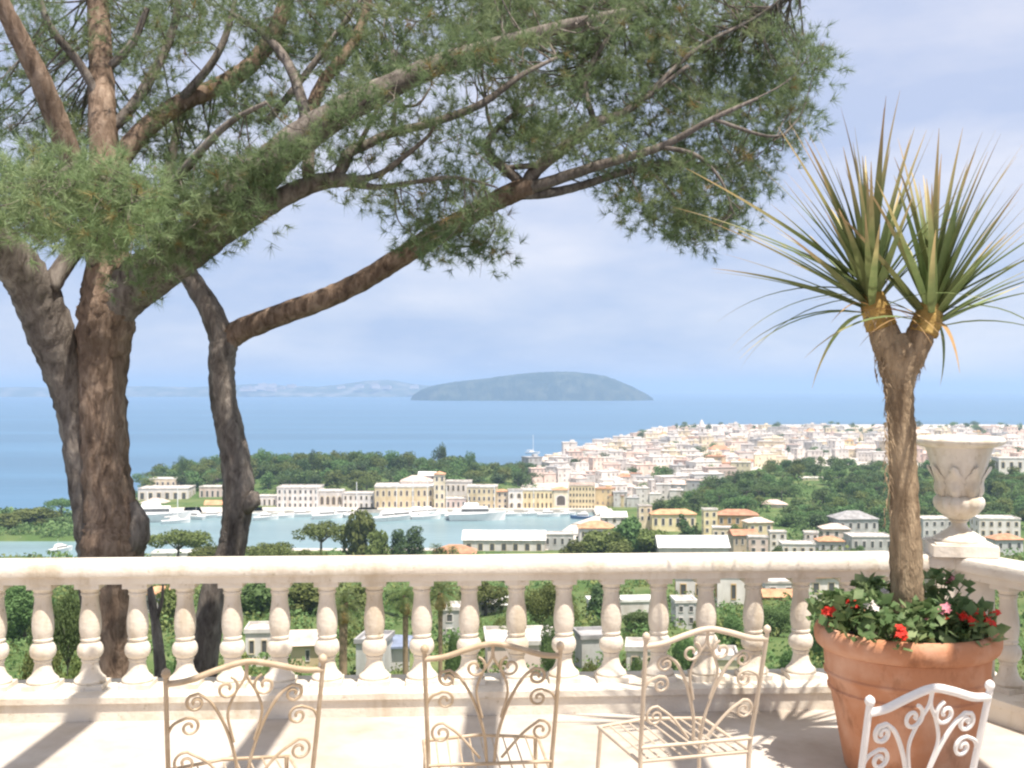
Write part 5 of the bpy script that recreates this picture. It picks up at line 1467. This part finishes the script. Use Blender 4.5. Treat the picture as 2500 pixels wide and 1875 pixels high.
# woods: separate trees that share their meshes
rr = random.Random(91)
cnt = 0; placed = []
for _ in range(6000):                                     # wood behind the harbour front
    if cnt >= 230: break
    u = rr.uniform(325, 1330); Y = rr.uniform(590, 765)
    x = (u - CX) / FPX * Y
    if gz(x, Y) < 0: continue
    if u > 1180 and Y < 640: continue
    if any((x - a) ** 2 + (Y - b) ** 2 < 36 for a, b in placed): continue
    front = any(a - 8 < u < b + 8 and Y < yy + 22 for (_, a, b, _, _, yy, *_r) in HF)
    if front and Y < 600 + (20 if 970 < u < 1160 else 0): continue
    placed.append((x, Y)); z = gz(x, Y)
    kd = rr.choices(['wood', 'round', 'umbrella'], [.72, .16, .12])[0]; tn = rr.choice(['mid', 'mid', 'dark', 'olive'])
    hgt = rr.uniform(8, 13) * (.75 if u > 1150 else 1) * (.8 if u < 480 else 1)
    vt = V0 + (EYE - z - hgt) / Y * FPX
    lab = {'mid': 'green', 'dark': 'dark green', 'olive': 'yellow-green'}[tn] + {'wood': ' dense tree ', 'round': ' round-topped tree ', 'umbrella': ' flat-topped pine '}[kd] + ('at the sea side of' if Y > 690 else ('on top of' if Y > 645 else 'at the quay side of')) + ' the wood ' + ('near the thick pine' if u < 480 else 'right of the slender pine' if u < 780 else 'behind the white quay houses' if u < 915 else 'behind the yellow palace' if u < 1090 else 'behind the yellow quay houses' if u < 1230 else 'next to the town')
    tree('wood_tree', kd, tn, u, vt, rr.uniform(11, 16) / Y * FPX, Y, lab, 'tree', 'trees of the harbour wood', 860, parts=kd == 'umbrella')
    cnt += 1
tree('wood_tree', 'round', 'mid', 1072, 1078, 50, 700, 'tallest tree sticking up from the harbour wood against the sea', 'tree', 'trees of the harbour wood', 900, parts=False)
tree('wood_tree', 'round', 'mid', 1148, 1098, 36, 700, 'second tree standing out of the harbour wood against the sea', 'tree', 'trees of the harbour wood', 900, parts=False)
tree('wood_tree', 'round', 'mid', 645, 1092, 60, 660, 'rounded tree standing out of the harbour wood beside the slender pine', 'tree', 'trees of the harbour wood', 900, parts=False)
tree('wood_tree', 'column', 'dark', 762, 1096, 26, 650, 'slim dark tree standing up from the harbour wood', 'tree', 'trees of the harbour wood', 900, parts=False)
tree('wood_tree', 'round', 'mid', 446, 1108, 36, 640, 'lone treetop above the harbour wood near the thick pine', 'tree', 'trees of the harbour wood', 900, parts=False)

HILL = [(1600, 1262), (1640, 1240), (1760, 1188), (1860, 1150), (1960, 1135), (2100, 1140), (2230, 1145), (2560, 1165), (2560, 1275), (2200, 1290), (2050, 1300), (1960, 1310), (1880, 1268), (1840, 1250), (1700, 1248)]
cnt = 0; placed = []
for _ in range(9000):                                     # wooded rise on the right
    if cnt >= 270: break
    u, v = rr.uniform(1590, 2560), rr.uniform(1130, 1312)
    if not in_poly(u, v, HILL): continue
    if any(a - 6 < u < b + 6 and vt - 2 < v < vb + 16 for (a, b, vt, vb, *_r) in ((1862, 1922, 1225, 1262), (1958, 2022, 1165, 1196), (2440, 2520, 1118, 1156))): continue
    z = 5.0
    for _k in range(4):
        Y = (EYE - z) * FPX / (v - V0); x = (u - CX) / FPX * Y; z = gz(x, Y)
        if z < -1: break
    if z < -1: continue
    if any((x - a) ** 2 + (Y - b) ** 2 < 20 for a, b in placed): continue
    placed.append((x, Y))
    hgt = rr.uniform(5, 9)
    kd = rr.choices(['wood', 'round', 'umbrella', 'conifer'], [.66, .16, .1, .08])[0]; tn = rr.choices(['mid', 'dark', 'olive'], [.55, .25, .2])[0]
    vt = V0 + (EYE - z - hgt) / Y * FPX
    lab = {'mid': 'green', 'dark': 'dark green', 'olive': 'yellow-green'}[tn] + {'wood': ' dense tree ', 'round': ' round-topped tree ', 'umbrella': ' flat-topped pine ', 'conifer': ' pointed conifer '}[kd] + ('at the foot of' if v > 1240 else 'halfway up' if v > 1185 else 'along the top of') + ' the hill ' + ('next to the town' if u < 1760 else 'around the lone white villa' if u < 1900 else 'below the cream villa' if u < 2060 else 'left of the palm stem' if u < 2200 else 'between palm stem and urn' if u < 2320 else 'behind the urn')
    tree('hill_tree', kd, tn, u, vt, rr.uniform(9.5, 14) / Y * FPX, Y, lab, 'tree', 'trees of the wooded hill', 860, parts=kd == 'umbrella')
    cnt += 1

cnt = 0
for _ in range(9000):                                     # trees between the town houses and along the skyline
    if cnt >= 170: break
    if cnt < 95:
        u, v = rr.uniform(1640, 2540), rr.uniform(1044, 1066)
    else:
        u, v = rr.uniform(1380, 2540), rr.uniform(1060, 1235)
        if not in_poly(u, v, TOWN): continue
    z = 3.0
    for _k in range(4):
        Y = (EYE - z) * FPX / (v - V0); x = (u - CX) / FPX * Y; z = gz(x, Y)
        if z < -1: break
    if z < -1: continue
    hgt = rr.uniform(6, 11); vt = V0 + (EYE - z - hgt) / Y * FPX
    kd = rr.choice(['round', 'wood', 'umbrella', 'bush']); tn = rr.choice(['mid', 'dark'])
    tl = ('dark green ' if tn == 'dark' else 'green ') + dict(round='rounded tree', wood='dense tree', umbrella='flat pine', bush='bushy tree')[kd]
    tree('town_tree', kd, tn, u, vt, rr.uniform(9, 16) / Y * FPX, Y, tl + (' on the skyline of the far town ' if v < 1067 else ' among far town houses ') + ('left of the church' if u < 1690 else 'beside the church' if u < 1820 else 'past the church' if u < 2000 else 'left of the palm stem' if u < 2180 else 'between palm stem and urn' if u < 2330 else 'beyond the urn'), 'tree', 'trees of the far town', 860, parts=kd == 'umbrella')
    cnt += 1

# slope cover between the terrace and the houses, scrub under the far woods
def cover(name, xx, yy, sc, nq, m):
    zz = land_z(xx, yy)
    ok = zz > 0.5
    va = []
    for x, y, z, s_ in zip(xx[ok], yy[ok], zz[ok], sc[ok]):
        lob = [(x, y, z + .35 * s_, s_ * .95, s_ * .95, s_ * .75), (x + rng.normal(0, .6) * s_, y + rng.normal(0, .6) * s_, z + .2 * s_, s_ * .7, s_ * .7, s_ * .5)]
        va.append(crown_arrays(lob, nq, .26 * s_ * math.sqrt(28 / nq), rng)[0])
    va = np.concatenate(va)
    tag(link(name, tri_mesh(name, va, np.arange(len(va)).reshape(-1, 4), m)), kind='stuff')
n = 4200
yy = np.exp(rng.uniform(math.log(14), math.log(360), n)); uu = rng.uniform(-250, 2800, n)
sz = (0.25 + yy * 0.008) * rng.uniform(.6, 1.5, n)
half_ = rng.uniform(0, 1, n) < .5
for nm_, msk in (('olive', half_), ('mid', ~half_)):
    cover('undergrowth', ((uu - CX) / FPX * yy)[msk], yy[msk], sz[msk], 60, M['leaf_' + nm_])
px_, py_ = [], []
while len(px_) < 900:
    u, v = rng.uniform(1560, 2600), rng.uniform(1130, 1320)
    if in_poly(u, v, HILL):
        Y = (EYE - 6) * FPX / (v - V0); px_.append((u - CX) / FPX * Y); py_.append(Y)
for _ in range(500):
    u = rng.uniform(325, 1320); Y = rng.uniform(585, 790); px_.append((u - CX) / FPX * Y); py_.append(Y)
for _ in range(420):
    u, Y = rng.uniform(-260, 184), rng.uniform(441, 529); px_.append((u - CX) / FPX * Y); py_.append(Y)
px_, py_ = np.array(px_), np.array(py_)
cover('scrub', px_, py_, rng.uniform(1.6, 3.4, len(px_)), 30, M['leaf_mid'])

# ------------------------------------------------------------------ boats
def hull(mb, L_, W_, H_, mi=0):
    n = 9; ring = []
    for i in range(n):
        f = i / (n - 1); w = W_ / 2 * (1 - max(0, f - .45) ** 2 / .31) * (.85 + .15 * min(1, f * 4))
        ring.append((-L_ / 2 + f * L_, max(.02, w), H_ * (1 + .35 * f * f)))
    vs = []
    for x, w, h_ in ring: vs += [(x * .94, -w * .6, -.3), (x, -w, h_), (x, w, h_), (x * .94, w * .6, -.3)]
    fs = []
    for i in range(n - 1):
        a, b = 4 * i, 4 * i + 4
        fs += [(a, b, b + 1, a + 1), (a + 1, b + 1, b + 2, a + 2), (a + 2, b + 2, b + 3, a + 3)]
    fs += [(0, 1, 2, 3)]
    mb.add(vs, fs, mi)
def motor_yacht(u, v, L_, yaw, label, blue=False):
    Y = (EYE - .2) * FPX / (v - V0); p = P(u, v, Y)
    t = tag(empty('motor_yacht', (p.x, Y, .1), yaw), label, 'boat', 'boats in the harbour')
    k_ = L_ / 14
    mb = MB(); hull(mb, L_, 4.2 * k_, 1.6 * k_); mb.build('hull', M['hull_blue'] if blue else M['hull'], t)
    mb = MB(); mb.box((-.6 * k_, 0, 2.4 * k_), (7 * k_, 3 * k_, 1.5 * k_), top=.86); mb.box((-1.4 * k_, 0, 3.6 * k_), (4 * k_, 2.5 * k_, .9 * k_), top=.8); mb.build('cabin', M['hull'], t)
    mb = MB(); mb.box((-.6 * k_, 0, 2.5 * k_), (6.6 * k_, 3.06 * k_, .55 * k_), top=.95); mb.build('cabin_glass', M['glass'], t)
    mb = MB(); mb.tube([(-2 * k_, 0, 4 * k_), (-2.2 * k_, 0, 6.4 * k_)], .07 * k_, 6); mb.build('mast', M['hull'], t)
    return t
def sail_boat(u, v, L_, yaw, label):
    Y = (EYE - .2) * FPX / (v - V0); p = P(u, v, Y)
    t = tag(empty('sailing_boat', (p.x, Y, .1), yaw), label, 'boat', 'boats in the harbour')
    mb = MB(); hull(mb, L_, L_ * .3, L_ * .1); mb.build('hull', M['hull'], t)
    mb = MB(); mb.box((-.05 * L_, 0, .14 * L_), (.35 * L_, .17 * L_, .09 * L_), top=.8); mb.build('cabin', M['canvas'], t)
    mb = MB(); mb.tube([(.05 * L_, 0, .1 * L_), (.05 * L_, 0, 1.25 * L_)], .014 * L_, 6); mb.build('mast', M['hull'], t)
    mb = MB(); mb.tube([(.05 * L_, 0, .24 * L_), (-.4 * L_, 0, .22 * L_)], .02 * L_, 6); mb.build('boom', M['canvas'], t)
    return t
motor_yacht(385, 1272, 30, R(8), 'large white motor yacht moored at the harbour tip by the thick pine')
sail_boat(430, 1276, 13, R(30), 'white sailing boat with a bare mast at the end of the large motor yacht')
motor_yacht(470, 1266, 13, R(160), 'small white cabin boat between the two near pine trunks')
motor_yacht(520, 1263, 12, R(20), 'white cabin boat moored right behind the slender pine')
motor_yacht(650, 1268, 12, R(30), 'white motorboat moored just past the slender pine trunk')
sail_boat(690, 1263, 11, R(15), 'small sailing boat in front of the white quayside houses')
motor_yacht(730, 1261, 12, R(200), 'white cabin boat moored before the three-storey white building')
motor_yacht(800, 1265, 15, R(25), 'white motor yacht off the quayside loggia with dark bays')
motor_yacht(840, 1261, 15, R(30), 'white motor yacht behind the tall bushy tree')
motor_yacht(950, 1270, 16, R(35), 'white motor yacht nearest the tall bushy tree in the moored row')
motor_yacht(980, 1268, 17, R(35), 'second white motor yacht in the row off the yellow palace')
sail_boat(1005, 1264, 14, R(40), 'sailing boat with tall mast in the row off the yellow palace')
motor_yacht(1025, 1262, 17, R(28), 'third white motor yacht in the row off the yellow palace')
motor_yacht(1050, 1258, 15, R(28), 'last white motor yacht of the row by the cream tower')
motor_yacht(1165, 1269, 27, R(6), 'big white two-deck yacht alone off the yellow quayside houses')
motor_yacht(1125, 1266, 15, R(8), 'smaller white yacht beside the big two-deck yacht')
sail_boat(1250, 1258, 10, R(0), 'small sailing boat before the white arched front')
motor_yacht(1340, 1260, 11, R(4), 'small white boat before the cream house with the great arch')
motor_yacht(1420, 1266, 11, R(170), 'small white boat at the dark corner of the harbour', True)
motor_yacht(150, 1345, 10, R(60), 'white boat by the mole beside the thick pine')
sail_boat(1300, 1107, 14, R(0), 'distant small dark boat on the open sea before the far town')
for (u, v, L_, lab) in ((560, 1262, 11, 'slim sailing boat right of the slender pine trunk'), (604, 1260, 12, 'sailing boat moored stern-to between the slender pine and the white quay houses'), (770, 1258, 12, 'sailing boat under the end of the three-storey white building'), (868, 1260, 13, 'sailing boat before the plain white quay house'),
                        (965, 1262, 13, 'sailing boat between the first two yachts off the yellow palace'), (1040, 1266, 14, 'sailing boat outermost in the row off the yellow palace'), (1088, 1258, 11, 'sailing boat at the foot of the cream tower'), (1205, 1259, 12, 'sailing boat behind the big two-deck yacht'), (1300, 1257, 11, 'sailing boat before the wide yellow quayside house'), (1385, 1257, 10, 'sailing boat before the yellow arcaded building')):
    sail_boat(u, v, L_, R(random.uniform(0, 70)), lab)
